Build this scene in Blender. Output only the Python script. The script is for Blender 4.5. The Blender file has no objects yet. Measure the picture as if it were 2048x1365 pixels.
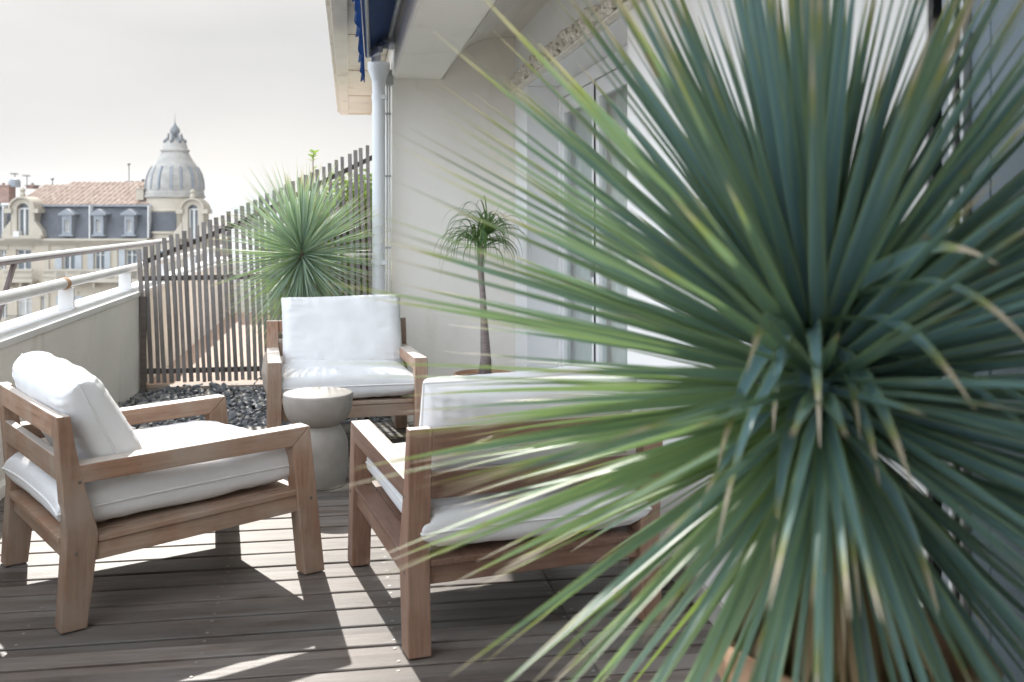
import bpy, bmesh, math, random
from mathutils import Vector, Matrix, noise, Euler
R = math.radians
sc = bpy.context.scene
col = sc.collection

# ------------------------------------------------------------------ camera
YAW = R(9.48)
H = 1.25
cam_d = bpy.data.cameras.new('camera')
cam = bpy.data.objects.new('camera', cam_d); col.objects.link(cam)
cam.location = (0, 0, H)
cam.rotation_euler = (R(90), 0, -YAW)
cam_d.lens = 35.16; cam_d.sensor_width = 36
cam_d.shift_y = -0.120
cam_d.clip_start = 0.05; cam_d.clip_end = 9000
cam_d.dof.use_dof = True
cam_d.dof.focus_distance = 4.1
cam_d.dof.aperture_fstop = 3.9
cam_d.dof.aperture_blades = 9
sc.camera = cam
# ------------------------------------------------------------------ light
SUN_EL = R(35); SUN_AZ = math.atan2(-0.19, 0.98)      # to the sun: x = sin(az), y = cos(az)
world = bpy.data.worlds.new("World"); sc.world = world; world.use_nodes = True
nt = world.node_tree; nt.nodes.clear()
wo = nt.nodes.new('ShaderNodeOutputWorld'); bg = nt.nodes.new('ShaderNodeBackground')
sky = nt.nodes.new('ShaderNodeTexSky'); sky.sky_type = 'NISHITA'; sky.sun_disc = False
sky.sun_elevation = SUN_EL; sky.sun_rotation = SUN_AZ
sky.air_density = 1.0; sky.dust_density = 2.5; sky.ozone_density = 1.0; sky.altitude = 30
mixw = nt.nodes.new('ShaderNodeMix'); mixw.data_type = 'RGBA'
tcw = nt.nodes.new('ShaderNodeTexCoord'); nsw = nt.nodes.new('ShaderNodeTexNoise')
mpw = nt.nodes.new('ShaderNodeMapping'); mpw.inputs['Scale'].default_value = (1, 1, 3.5)
nsw.inputs['Scale'].default_value = 1.3; nsw.inputs['Detail'].default_value = 4; nsw.inputs['Roughness'].default_value = .45
crw = nt.nodes.new('ShaderNodeMapRange'); crw.inputs['From Min'].default_value = .3; crw.inputs['From Max'].default_value = .7
crw.inputs['To Min'].default_value = .86; crw.inputs['To Max'].default_value = .97
nt.links.new(tcw.outputs['Generated'], mpw.inputs['Vector']); nt.links.new(mpw.outputs[0], nsw.inputs['Vector'])
nt.links.new(nsw.outputs[0], crw.inputs['Value']); nt.links.new(crw.outputs[0], mixw.inputs['Factor'])
spw = nt.nodes.new('ShaderNodeSeparateXYZ'); nt.links.new(tcw.outputs['Generated'], spw.inputs[0])
mrw = nt.nodes.new('ShaderNodeMapRange'); mrw.inputs['From Min'].default_value = .12; mrw.inputs['From Max'].default_value = -.55
mrw.interpolation_type = 'SMOOTHSTEP'
dtw = nt.nodes.new('ShaderNodeVectorMath'); dtw.operation = 'DOT_PRODUCT'; dtw.inputs[1].default_value = (.80, .60, 0)
nt.links.new(tcw.outputs['Generated'], dtw.inputs[0]); nt.links.new(dtw.outputs['Value'], mrw.inputs['Value'])
vmx = nt.nodes.new('ShaderNodeMix'); vmx.data_type = 'RGBA'
vmx.inputs['A'].default_value = (2.35, 2.34, 2.34, 1); vmx.inputs['B'].default_value = (12.4, 13.6, 15.4, 1)  # B: bright bluish veil behind and left, added as fill light
nt.links.new(mrw.outputs[0], vmx.inputs['Factor']); nt.links.new(vmx.outputs['Result'], mixw.inputs['B'])
nt.links.new(sky.outputs[0], mixw.inputs['A'])
nt.links.new(mixw.outputs['Result'], bg.inputs['Color']); bg.inputs['Strength'].default_value = 0.125
nt.links.new(bg.outputs[0], wo.inputs['Surface'])
sd = bpy.data.lights.new('sun', 'SUN'); sd.energy = 3.0; sd.angle = R(0.55); sd.color = (1.0, .955, .89)
sun = bpy.data.objects.new('sun', sd); col.objects.link(sun)
tosun = Vector((math.sin(SUN_AZ)*math.cos(SUN_EL), math.cos(SUN_AZ)*math.cos(SUN_EL), math.sin(SUN_EL)))
sun.rotation_euler = tosun.to_track_quat('Z', 'Y').to_euler()
sc.view_settings.view_transform = 'Standard'; sc.view_settings.look = 'None'
sc.view_settings.gamma = 1; sc.view_settings.exposure = 0.95
sc.render.engine = 'CYCLES'
sc.cycles.max_bounces = 8; sc.cycles.diffuse_bounces = 5; sc.cycles.glossy_bounces = 4
sc.cycles.transmission_bounces = 6; sc.cycles.volume_bounces = 0; sc.cycles.transparent_max_bounces = 8
sc.cycles.sample_clamp_indirect = 6
sc.cycles.use_denoising = True

FW = Vector((math.sin(YAW), math.cos(YAW), 0)); RT = Vector((math.cos(YAW), -math.sin(YAW), 0))

# ------------------------------------------------------------------ node helper
def new_mat(name):
    m = bpy.data.materials.new(name); m.use_nodes = True
    n = m.node_tree; b = n.nodes['Principled BSDF']
    return m, n, b
class NT:
    def __init__(s, n): s.n = n
    def node(s, t, **kw):
        d = s.n.nodes.new(t)
        for k, v in kw.items():
            if k.startswith('_'): setattr(d, k[1:], v)
            else: d.inputs[k.replace('__', ' ')].default_value = v
        return d
    def link(s, a, b): s.n.links.new(a, b)
    def ramp(s, fac, stops):
        r = s.n.nodes.new('ShaderNodeValToRGB')
        while len(r.color_ramp.elements) < len(stops): r.color_ramp.elements.new(.5)
        for e, (p, c) in zip(r.color_ramp.elements, stops):
            e.position = p; e.color = (*c, 1) if len(c) == 3 else c
        s.link(fac, r.inputs[0]); return r.outputs[0]
    def mix(s, f, a, b, blend='MIX'):
        m = s.n.nodes.new('ShaderNodeMix'); m.data_type = 'RGBA'; m.blend_type = blend
        for sock, v in ((m.inputs['Factor'], f), (m.inputs['A'], a), (m.inputs['B'], b)):
            if isinstance(v, (int, float)): sock.default_value = v
            elif isinstance(v, tuple): sock.default_value = (*v, 1) if len(v) == 3 else v
            else: s.link(v, sock)
        return m.outputs['Result']
    def math(s, op, a, b=None, c=None):
        m = s.n.nodes.new('ShaderNodeMath'); m.operation = op
        for i, v in enumerate((a, b, c)):
            if v is None: continue
            if isinstance(v, (int, float)): m.inputs[i].default_value = v
            else: s.link(v, m.inputs[i])
        return m.outputs[0]
    def noise(s, vec, scale, detail=4, rough=.55, dist=0):
        d = s.node('ShaderNodeTexNoise', Scale=scale, Detail=detail, Roughness=rough, Distortion=dist)
        s.link(vec, d.inputs['Vector']); return d.outputs[0]
    def coords(s, scale=(1, 1, 1), which='Object', loc=(0, 0, 0)):
        t = s.n.nodes.new('ShaderNodeTexCoord'); m = s.n.nodes.new('ShaderNodeMapping')
        m.inputs['Scale'].default_value = scale; m.inputs['Location'].default_value = loc
        s.link(t.outputs[which], m.inputs['Vector']); return m.outputs[0]
    def bump(s, h, strength, dist, b):
        d = s.n.nodes.new('ShaderNodeBump'); d.inputs['Strength'].default_value = strength
        d.inputs['Distance'].default_value = dist
        s.link(h, d.inputs['Height']); s.link(d.outputs[0], b.inputs['Normal']); return d

def paint(name, c, rough=.6, var=.06, scale=3, bump=0, bscale=120, metal=0, stain=None, spec=.5, crack=False):
    m, n, b = new_mat(name); t = NT(n)
    v = t.coords()
    f = t.noise(v, scale, 5, .6)
    lo = tuple(x*(1-var) for x in c); hi = tuple(min(1, x*(1+var)) for x in c)
    cc = t.ramp(f, [(.3, lo), (.7, hi)])
    if stain:
        v2 = t.coords((2.2, 2.2, .5))
        f2 = t.noise(v2, 2.2, 8, .65, .4)
        k = t.ramp(f2, [(.56, (0, 0, 0)), (.72, (1, 1, 1))])
        k2 = t.math('MULTIPLY', k, stain[1])
        cc = t.mix(k2, cc, stain[0])
    t.link(cc, b.inputs['Base Color']); b.inputs['Roughness'].default_value = rough; b.inputs['Metallic'].default_value = metal
    b.inputs['Specular IOR Level'].default_value = spec
    if crack:
        vo = n.nodes.new('ShaderNodeTexVoronoi'); vo.feature = 'DISTANCE_TO_EDGE'; vo.inputs['Scale'].default_value = 1.1
        wv = n.nodes.new('ShaderNodeVectorMath'); wv.operation = 'ADD'; nn = n.nodes.new('ShaderNodeTexNoise'); nn.inputs['Scale'].default_value = 1.2; nn.inputs['Detail'].default_value = 5
        t.link(v, nn.inputs['Vector']); t.link(v, wv.inputs[0]); t.link(nn.outputs['Color'], wv.inputs[1]); t.link(wv.outputs[0], vo.inputs['Vector'])
        ck = t.ramp(vo.outputs['Distance'], [(0.0, (1, 1, 1)), (.006, (0, 0, 0))]); cm = t.ramp(t.noise(v, 1.3, 2), [(.52, (0, 0, 0)), (.6, (1, 1, 1))])
        cc = t.mix(t.math('MULTIPLY', t.math('MULTIPLY', ck, cm), .22), cc, (.34, .30, .25)); t.link(cc, b.inputs['Base Color'])
    if bump:
        g = t.noise(v, bscale, 6, .6); g2 = t.noise(v, bscale*.12, 4, .5)
        t.bump(t.math('ADD', g, t.math('MULTIPLY', g2, 2.0)), bump, .004, b)
    return m

def wood(name, axis, base, dark, grey, greyamt=.45, rough=.55, gscale=1.0, sheen_bleach=0):
    m, n, b = new_mat(name); t = NT(n)
    sc_ = [26*gscale]*3; sc_[axis] = 1.6*gscale
    v = t.coords(tuple(sc_))
    oi = n.nodes.new('ShaderNodeObjectInfo')
    addv = n.nodes.new('ShaderNodeVectorMath'); addv.operation = 'ADD'
    t.link(v, addv.inputs[0])
    rv = t.math('MULTIPLY', oi.outputs['Random'], 37.0)
    cmb = n.nodes.new('ShaderNodeCombineXYZ'); t.link(rv, cmb.inputs[0]); t.link(rv, cmb.inputs[1]); t.link(rv, cmb.inputs[2])
    t.link(cmb.outputs[0], addv.inputs[1]); v = addv.outputs[0]
    fine = t.noise(v, 3.2, 8, .62, .3)
    s2 = [7*gscale]*3; s2[axis] = .9*gscale
    broad = t.noise(t.coords(tuple(s2)), 1.0, 5, .55, 1.6)
    fig = t.math('FRACT', t.math('MULTIPLY', broad, 9.0))
    fig = t.math('ABSOLUTE', t.math('SUBTRACT', fig, .5))
    c1 = t.ramp(fine, [(.28, dark), (.62, base)])
    c1 = t.mix(t.math('MULTIPLY', fig, .5), c1, tuple(x*.62 for x in base))
    blot = t.noise(t.coords((3, 3, 3)), 1.4, 5, .6)
    gk = t.ramp(blot, [(.38, (0, 0, 0)), (.66, (1, 1, 1))])
    c2 = t.mix(t.math('MULTIPLY', gk, greyamt), c1, grey)
    if sheen_bleach:  # upward faces paler: sun sheen painted in along with weathered grey
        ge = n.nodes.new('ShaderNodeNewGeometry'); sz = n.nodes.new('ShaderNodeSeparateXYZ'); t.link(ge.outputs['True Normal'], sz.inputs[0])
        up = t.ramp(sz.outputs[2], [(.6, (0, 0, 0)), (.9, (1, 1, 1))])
        c2 = t.mix(t.math('MULTIPLY', up, sheen_bleach), c2, t.mix(fine, (.46, .40, .34), (.60, .55, .49)))
    # per piece tone
    rr = t.math('ADD', t.math('MULTIPLY', oi.outputs['Random'], .55), .74)
    hsv = n.nodes.new('ShaderNodeHueSaturation'); t.link(c2, hsv.inputs['Color']); t.link(rr, hsv.inputs['Value'])
    t.link(hsv.outputs[0], b.inputs['Base Color'])
    b.inputs['Roughness'].default_value = rough; b.inputs['Specular IOR Level'].default_value = .5
    t.bump(fine, .45, .0015, b)
    return m

M = {}
TB, TD, TG = (.35, .205, .128), (.17, .085, .05), (.37, .30, .235)
for i, ax in enumerate('xyz'):
    M['teak_'+ax] = wood('teak_'+ax, i, TB, TD, TG, .75, rough=.46)
    M['bleached_'+ax] = wood('bleached_teak_'+ax, i, TB, TD, TG, .75, rough=.46, sheen_bleach=.85)
M['fence'] = wood('fence_wood', 2, (.19, .168, .152), (.115, .098, .088), (.26, .247, .235), .5, .8)
M['fence_rail'] = wood('fence_rail_wood', 0, (.12, .095, .08), (.06, .05, .042), (.13, .12, .11), .3, .8)
M['sill_wood'] = wood('sill_wood', 0, (.42, .32, .25), (.25, .18, .14), (.4, .35, .3), .3, .7)
M['stucco'] = paint('stucco', (.85, .81, .74), .85, .03, 1.6, .55, 90, stain=((.66, .60, .51), .35), spec=.2)
M['stucco_pale'] = paint('stucco_pale', (.83, .83, .82), .8, .03, 1.4, .35, 90, spec=.25)
M['pier_white'] = paint('pier_white', (.84, .82, .78), .7, .03, 1.2, .3, 110, stain=((.72, .69, .64), .3), spec=.3)
M['parapet'] = paint('parapet_render', (.84, .81, .75), .9, .05, 2.0, .8, 70, stain=((.50, .46, .40), .4), spec=.2)
M['coping'] = paint('coping_paint', (.78, .77, .75), .7, .04, 3, .4, 60, stain=((.5, .47, .42), .25))
M['eave'] = paint('eave_paint', (.78, .73, .65), .85, .06, 2.5, .5, 60, stain=((.36, .27, .19), .55), spec=.2)
M['rail_white'] = paint('rail_white', (.74, .735, .72), .38, .04, 4, .15, 60, stain=((.42, .30, .20), .22))
M['rail_brown'] = paint('rail_brown', (.12, .085, .075), .45, .15, 8, .2, 60)
M['rust'] = paint('rust', (.42, .24, .12), .8, .3, 30, .5, 150)
M['pipe'] = paint('pipe_paint', (.66, .67, .67), .45, .03, 3, .1, 40)
M['metal_grey'] = paint('metal_grey', (.42, .43, .43), .35, .1, 8, .1, 40, .6)
M['frame_white'] = paint('frame_white', (.80, .80, .79), .4, .02, 4)
M['plaster'] = paint('plaster_ornament', (.80, .75, .66), .85, .12, 14, .5, 120, stain=((.50, .43, .34), .4))
M['black'] = paint('black_gap', (.012, .012, .014), .5, .1, 5)
M['jamb'] = paint('jamb_grey', (.28, .30, .32), .4, .04, 4)
M['shutter'] = paint('shutter_panel', (.15, .195, .225), .38, .05, 1.5, .08, 30)
M['soil'] = paint('soil', (.05, .035, .025), .95, .4, 30, 1, 60)
M['curtain'] = paint('curtain', (.80, .79, .76), .9, .05, 6, .2, 60)
M['room'] = paint('room_wall', (.22, .20, .18), .9, .05, 2)
M['hose'] = paint('hose', (.015, .015, .015), .45, .1, 8)

def m_deck():
    m, n, b = new_mat('deck_boards'); t = NT(n)
    g = n.nodes.new('ShaderNodeNewGeometry'); sx = n.nodes.new('ShaderNodeSeparateXYZ'); t.link(g.outputs['Position'], sx.inputs[0])
    brd = t.math('FLOOR', t.math('DIVIDE', t.math('ADD', sx.outputs[1], 10-0.0), .1465))
    seg = t.math('FLOOR', t.math('DIVIDE', t.math('ADD', sx.outputs[0], 9.31), 5.0))
    wn = n.nodes.new('ShaderNodeTexWhiteNoise'); wn.noise_dimensions = '2D'
    cb = n.nodes.new('ShaderNodeCombineXYZ'); t.link(brd, cb.inputs[0]); t.link(seg, cb.inputs[1]); t.link(cb.outputs[0], wn.inputs['Vector'])
    # offset pattern per board
    cb2 = n.nodes.new('ShaderNodeCombineXYZ'); 
    t.link(t.math('ADD', t.math('MULTIPLY', sx.outputs[0], 1.5), t.math('MULTIPLY', wn.outputs[0], 60)), cb2.inputs[0])
    t.link(t.math('MULTIPLY', sx.outputs[1], 30), cb2.inputs[1]); t.link(t.math('MULTIPLY', wn.outputs[0], 20), cb2.inputs[2])
    fine = t.noise(cb2.outputs[0], 2.6, 9, .66, .4)
    cb3 = n.nodes.new('ShaderNodeCombineXYZ')
    t.link(t.math('ADD', t.math('MULTIPLY', sx.outputs[0], 1.1), t.math('MULTIPLY', wn.outputs[0], 33)), cb3.inputs[0])
    t.link(t.math('MULTIPLY', sx.outputs[1], 5), cb3.inputs[1])
    broad = t.noise(cb3.outputs[0], 1.7, 6, .62, .8)
    c = t.ramp(fine, [(.25, (.070, .050, .037)), (.5, (.125, .096, .076)), (.78, (.20, .165, .138))])
    c = t.mix(t.math('MULTIPLY', t.ramp(broad, [(.36, (0, 0, 0)), (.62, (1, 1, 1))]), .7), c, (.19, .175, .16))
    c = t.mix(t.math('MULTIPLY', t.ramp(broad, [(.26, (1, 1, 1)), (.40, (0, 0, 0))]), .6), c, (.07, .055, .045))
    blot = t.noise(t.coords((1.3, 4, 1)), 1.3, 7, .7, .3)
    c = t.mix(t.math('MULTIPLY', t.ramp(blot, [(.52, (0, 0, 0)), (.68, (1, 1, 1))]), .55), c, (.055, .047, .043))
    hs = n.nodes.new('ShaderNodeHueSaturation'); t.link(c, hs.inputs['Color'])
    t.link(t.math('ADD', t.math('MULTIPLY', wn.outputs[0], .75), .62), hs.inputs['Value'])
    t.link(hs.outputs[0], b.inputs['Base Color'])
    t.link(t.math('ADD', t.math('MULTIPLY', fine, .25), .36), b.inputs['Roughness'])
    b.inputs['Specular IOR Level'].default_value = .32
    t.bump(t.math('ADD', fine, t.math('MULTIPLY', broad, .6)), .55, .003, b)
    return m
M['deck'] = m_deck()

def m_fabric():
    m, n, b = new_mat('white_canvas'); t = NT(n)
    v = t.coords()
    f = t.noise(v, 4, 5, .6)
    c = t.ramp(f, [(.3, (.67, .665, .65)), (.7, (.74, .738, .73))])
    sm = t.noise(v, 2.3, 7, .7)
    c = t.mix(t.math('MULTIPLY', t.ramp(sm, [(.58, (0, 0, 0)), (.75, (1, 1, 1))]), .22), c, (.66, .64, .60))
    t.link(c, b.inputs['Base Color']); b.inputs['Roughness'].default_value = .9; b.inputs['Specular IOR Level'].default_value = .15
    b.inputs['Sheen Weight'].default_value = .15
    w1 = t.noise(v, 420, 2, .5); w2 = t.noise(v, 16, 5, .6, .6)
    t.bump(t.math('ADD', t.math('MULTIPLY', w1, .12), w2), .35, .006, b)
    return m
M['fabric'] = m_fabric()
M['piping'] = paint('piping', (.70, .69, .67), .9, .05, 30)

def m_stone_table():
    m, n, b = new_mat('cast_stone'); t = NT(n); v = t.coords()
    f = t.noise(v, 7, 7, .62); f2 = t.noise(v, 90, 5, .6)
    c = t.ramp(f, [(.3, (.245, .22, .19)), (.7, (.345, .315, .28))])
    pores = t.ramp(f2, [(.30, (1, 1, 1)), (.36, (0, 0, 0))])
    c = t.mix(t.math('MULTIPLY', pores, .3), c, (.25, .22, .19))
    t.link(c, b.inputs['Base Color']); b.inputs['Roughness'].default_value = .62
    t.bump(f2, .2, .002, b); return m
M['cast_stone'] = m_stone_table()

def m_leaf(name, c_in, c_edge, tip, tipstart=.88, dark=None, trans=.35, rough=.42):
    m, n, b = new_mat(name); t = NT(n)
    a = n.nodes.new('ShaderNodeAttribute'); a.attribute_name = 'leaf'
    s = n.nodes.new('ShaderNodeSeparateColor'); t.link(a.outputs['Color'], s.inputs[0])
    along, across, rnd = s.outputs[0], s.outputs[1], s.outputs[2]
    base = t.mix(rnd, c_in, dark or tuple(x*.7 for x in c_in))
    # lengthwise streaks
    cb = n.nodes.new('ShaderNodeCombineXYZ'); t.link(t.math('MULTIPLY', across, 7), cb.inputs[0])
    t.link(t.math('MULTIPLY', along, 1.5), cb.inputs[1]); t.link(t.math('MULTIPLY', rnd, 50), cb.inputs[2])
    st = t.noise(cb.outputs[0], 2.0, 4, .6)
    base = t.mix(t.math('MULTIPLY', st, .35), base, tuple(x*1.6 for x in c_in))
    base = t.mix(t.math('MULTIPLY', a.outputs['Alpha'], .85), base, (.30, .43, .07))  # yellow-green from leaf age, plus sunlit look painted on the sun side
    ed = t.math('ABSOLUTE', t.math('SUBTRACT', across, .5))
    ek = t.ramp(ed, [(.33, (0, 0, 0)), (.47, (1, 1, 1))])
    ek = t.math('MULTIPLY', ek, .75)
    c = t.mix(ek, base, c_edge)
    th = t.math('ADD', t.math('MULTIPLY', rnd, .10), tipstart-.05)
    al = t.math('ADD', t.math('SUBTRACT', along, th), t.math('MULTIPLY', t.math('SUBTRACT', st, .5), .08))
    yk = t.ramp(al, [(.0, (0, 0, 0)), (.035, (1, 1, 1))])
    # ramp positions start at 0: shift
    c = t.mix(t.math('MULTIPLY', t.ramp(t.math('ADD', al, .10), [(.02, (0, 0, 0)), (.10, (1, 1, 1))]), .7), c, (.38, .36, .07))
    c = t.mix(yk, c, tip)
    # brown scars
    sp = t.noise(t.coords((9, 9, 9)), 1.5, 3, .5)
    c = t.mix(t.math('MULTIPLY', t.ramp(sp, [(.70, (0, 0, 0)), (.74, (1, 1, 1))]), .75), c, (.30, .20, .11))
    t.link(c, b.inputs['Base Color']); b.inputs['Roughness'].default_value = rough; b.inputs['Specular IOR Level'].default_value = .55
    tr = n.nodes.new('ShaderNodeBsdfTranslucent'); t.link(t.mix(.5, c, (.42, .60, .10), 'MIX'), tr.inputs['Color'])
    mx = n.nodes.new('ShaderNodeMixShader'); mx.inputs[0].default_value = trans
    t.link(b.outputs[0], mx.inputs[1]); t.link(tr.outputs[0], mx.inputs[2])
    t.link(mx.outputs[0], n.nodes['Material Output'].inputs['Surface'])
    t.bump(st, .25, .002, b)
    return m
M['yucca'] = m_leaf('yucca_leaf', (.145, .245, .265), (.29, .37, .17), (.60, .50, .38), .88, (.075, .15, .168), .30, rough=.36)
M['yucca_back'] = m_leaf('yucca_leaf_back', (.33, .42, .38), (.44, .50, .28), (.52, .36, .22), .87, (.13, .22, .18))
M['yucca_dry'] = m_leaf('yucca_dry_leaf', (.36, .25, .15), (.42, .30, .18), (.45, .34, .22), .9, (.20, .13, .08), .15, .8)
M['palm'] = m_leaf('palm_leaf', (.07, .15, .05), (.10, .20, .06), (.30, .18, .10), .93, (.04, .09, .03))
M['shrub'] = m_leaf('shrub_leaf', (.24, .36, .06), (.34, .44, .08), (.30, .32, .08), 1.2, (.08, .14, .035), .45)

def m_bark(name, c1, c2, z=60):
    m, n, b = new_mat(name); t = NT(n)
    f = t.noise(t.coords((8, 8, z)), 1.0, 6, .6)
    t.link(t.ramp(f, [(.3, c1), (.7, c2)]), b.inputs['Base Color']); b.inputs['Roughness'].default_value = .9
    t.bump(f, .8, .006, b); return m
M['palm_bark'] = m_bark('palm_bark', (.20, .155, .14), (.36, .30, .28), 160)
M['yucca_bark'] = m_bark('yucca_bark', (.14, .09, .06), (.30, .21, .14), 40)

def m_pot(name, c1, c2):
    m, n, b = new_mat(name); t = NT(n)
    f = t.noise(t.coords((2.5, 2.5, 5)), 1.6, 7, .65, .5)
    c = t.ramp(f, [(.3, c1), (.55, c2), (.75, tuple(min(1, x*1.25) for x in c2))])
    t.link(c, b.inputs['Base Color']); b.inputs['Roughness'].default_value = .8
    t.bump(t.noise(t.coords(), 60, 5, .6), .4, .003, b); return m
M['terracotta'] = m_pot('terracotta', (.34, .18, .10), (.50, .31, .20))
M['clay_jar'] = m_pot('clay_jar', (.30, .24, .19), (.44, .37, .31))

def m_attr_stone():
    m, n, b = new_mat('slate_chips'); t = NT(n)
    a = n.nodes.new('ShaderNodeAttribute'); a.attribute_name = 'leaf'
    s = n.nodes.new('ShaderNodeSeparateColor'); t.link(a.outputs['Color'], s.inputs[0])
    c = t.ramp(s.outputs[2], [(0, (.06, .064, .07)), (.5, (.15, .155, .162)), (.85, (.30, .295, .285)), (1, (.48, .43, .36))])
    f = t.noise(t.coords(), 55, 5, .6)
    c = t.mix(t.math('MULTIPLY', f, .4), c, (.03, .032, .035))
    t.link(c, b.inputs['Base Color']); b.inputs['Roughness'].default_value = .68
    t.bump(f, .5, .003, b); return m
M['slate_chips'] = m_attr_stone()

def m_tiles(name, c1, c2, mortar, sx, sy):
    m, n, b = new_mat(name); t = NT(n)
    br = n.nodes.new('ShaderNodeTexBrick'); br.inputs['Scale'].default_value = 1
    br.inputs['Brick Width'].default_value = sx; br.inputs['Row Height'].default_value = sy
    br.inputs['Mortar Size'].default_value = .006; br.inputs['Color1'].default_value = (*c1, 1)
    br.inputs['Color2'].default_value = (*c2, 1); br.inputs['Mortar'].default_value = (*mortar, 1)
    t.link(t.coords(), br.inputs['Vector'])
    f = t.noise(t.coords(), 4, 6, .6)
    t.link(t.mix(t.math('MULTIPLY', f, .35), br.outputs[0], (.5, .42, .36)), b.inputs['Base Color'])
    b.inputs['Roughness'].default_value = .8
    t.bump(br.outputs['Fac'], -.4, .004, b); return m
M['terrace_tile'] = m_tiles('terrace_tile', (.50, .33, .25), (.56, .40, .31), (.34, .27, .22), .22, .11)

# ------------------------------------------------------------------ mesh builder
def add_mesh(name, verts, faces, mat, parent=None, smooth=False, colors=None, bevel=0, loc=None, auto=None):
    me = bpy.data.meshes.new(name); me.from_pydata([tuple(v) for v in verts], [], faces)
    if colors is not None:
        at = me.color_attributes.new('leaf', 'FLOAT_COLOR', 'POINT')
        flat = []
        for c in colors: flat.extend((c[0], c[1], c[2], c[3] if len(c) > 3 else 0.0))
        at.data.foreach_set('color', flat)
    me.materials.append(mat)
    if smooth: me.polygons.foreach_set('use_smooth', [True]*len(me.polygons))
    me.update()
    o = bpy.data.objects.new(name, me); col.objects.link(o)
    if parent: o.parent = parent
    if loc: o.location = loc
    if bevel:
        bm_ = o.modifiers.new('bevel', 'BEVEL'); bm_.width = bevel; bm_.segments = 2; bm_.limit_method = 'ANGLE'
    if auto:
        me.set_sharp_from_angle(angle=R(auto))
    return o
class MB:
    def __init__(s): s.v = []; s.f = []; s.c = []
    def add(s, vs, fs, c=(0, .5, .5)):
        k = len(s.v); s.v += [Vector(p) for p in vs]; s.f += [tuple(i+k for i in f) for f in fs]; s.c += [c]*len(vs)
        return s
    def box(s, x0, x1, y0, y1, z0, z1, c=(0, .5, .5)):
        return s.add([(x0, y0, z0), (x1, y0, z0), (x1, y1, z0), (x0, y1, z0), (x0, y0, z1), (x1, y0, z1), (x1, y1, z1), (x0, y1, z1)],
                     [(0, 3, 2, 1), (4, 5, 6, 7), (0, 1, 5, 4), (1, 2, 6, 5), (2, 3, 7, 6), (3, 0, 4, 7)], c)
    def prism(s, poly, a0, a1, axis='y'):
        """poly: list of 2D pts; axis y -> pts are (x,z); axis x -> (y,z); axis z -> (x,y)"""
        n = len(poly)
        def P(p, a): return {'y': (p[0], a, p[1]), 'x': (a, p[0], p[1]), 'z': (p[0], p[1], a)}[axis]
        vs = [P(p, a0) for p in poly]+[P(p, a1) for p in poly]
        fs = [tuple(range(n)), tuple(range(2*n-1, n-1, -1))]
        for i in range(n):
            j = (i+1) % n; fs.append((i, i+n, j+n, j))
        return s.add(vs, fs)
    def tube(s, pts, r, n=12, caps=True, c=(0, .5, .5)):
        pts = [Vector(p) for p in pts]; rs = r if isinstance(r, (list, tuple)) else [r]*len(pts)
        base = len(s.v); up = None
        for i, p in enumerate(pts):
            d = (pts[min(i+1, len(pts)-1)]-pts[max(i-1, 0)]).normalized()
            if up is None:
                up = Vector((0, 0, 1)) if abs(d.z) < .9 else Vector((1, 0, 0))
            a = d.cross(up).normalized(); b2 = a.cross(d).normalized(); up = b2
            for k in range(n):
                an = 2*math.pi*k/n
                s.v.append(p+(a*math.cos(an)+b2*math.sin(an))*rs[i]); s.c.append(c)
        for i in range(len(pts)-1):
            for k in range(n):
                k2 = (k+1) % n
                s.f.append((base+i*n+k, base+i*n+k2, base+(i+1)*n+k2, base+(i+1)*n+k))
        if caps:
            s.f.append(tuple(base+k for k in range(n-1, -1, -1)))
            s.f.append(tuple(base+(len(pts)-1)*n+k for k in range(n)))
        return s
    def lathe(s, prof, cx=0, cy=0, n=32, a0=0, a1=2*math.pi, close=True):
        base = len(s.v); m = n if close else n+1
        for (r, z) in prof:
            for k in range(m):
                an = a0+(a1-a0)*k/n
                s.v.append(Vector((cx+r*math.cos(an), cy+r*math.sin(an), z))); s.c.append((0, .5, .5))
        for i in range(len(prof)-1):
            for k in range(n):
                k2 = (k+1) % m
                if not close: k2 = k+1
                s.f.append((base+i*m+k, base+i*m+k2, base+(i+1)*m+k2, base+(i+1)*m+k))
        if close:
            if prof[0][0] > 1e-5: s.f.append(tuple(base+k for k in range(m-1, -1, -1)))
            if prof[-1][0] > 1e-5: s.f.append(tuple(base+(len(prof)-1)*m+k for k in range(m)))
        return s
    def build(s, name, mat, parent=None, **kw):
        col_ = s.c if kw.pop('attr', False) else None
        return add_mesh(name, s.v, s.f, mat, parent, colors=col_, **kw)

def thing(name, label, cat, loc=(0, 0, 0), rz=0, group=None):
    o = bpy.data.objects.new(name, None); col.objects.link(o)
    o.empty_display_size = .1
    o.location = loc; o.rotation_euler = (0, 0, rz); o['label'] = label; o['category'] = cat
    if group: o['group'] = group
    return o
def tag(o, label, cat, group=None):
    o['label'] = label; o['category'] = cat
    if group: o['group'] = group
    return o
def struct(o): o['kind'] = 'structure'; return o
def boxo(name, x0, x1, y0, y1, z0, z1, mat, parent=None, bevel=0):
    return MB().box(x0, x1, y0, y1, z0, z1).build(name, mat, parent, bevel=bevel)

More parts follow.
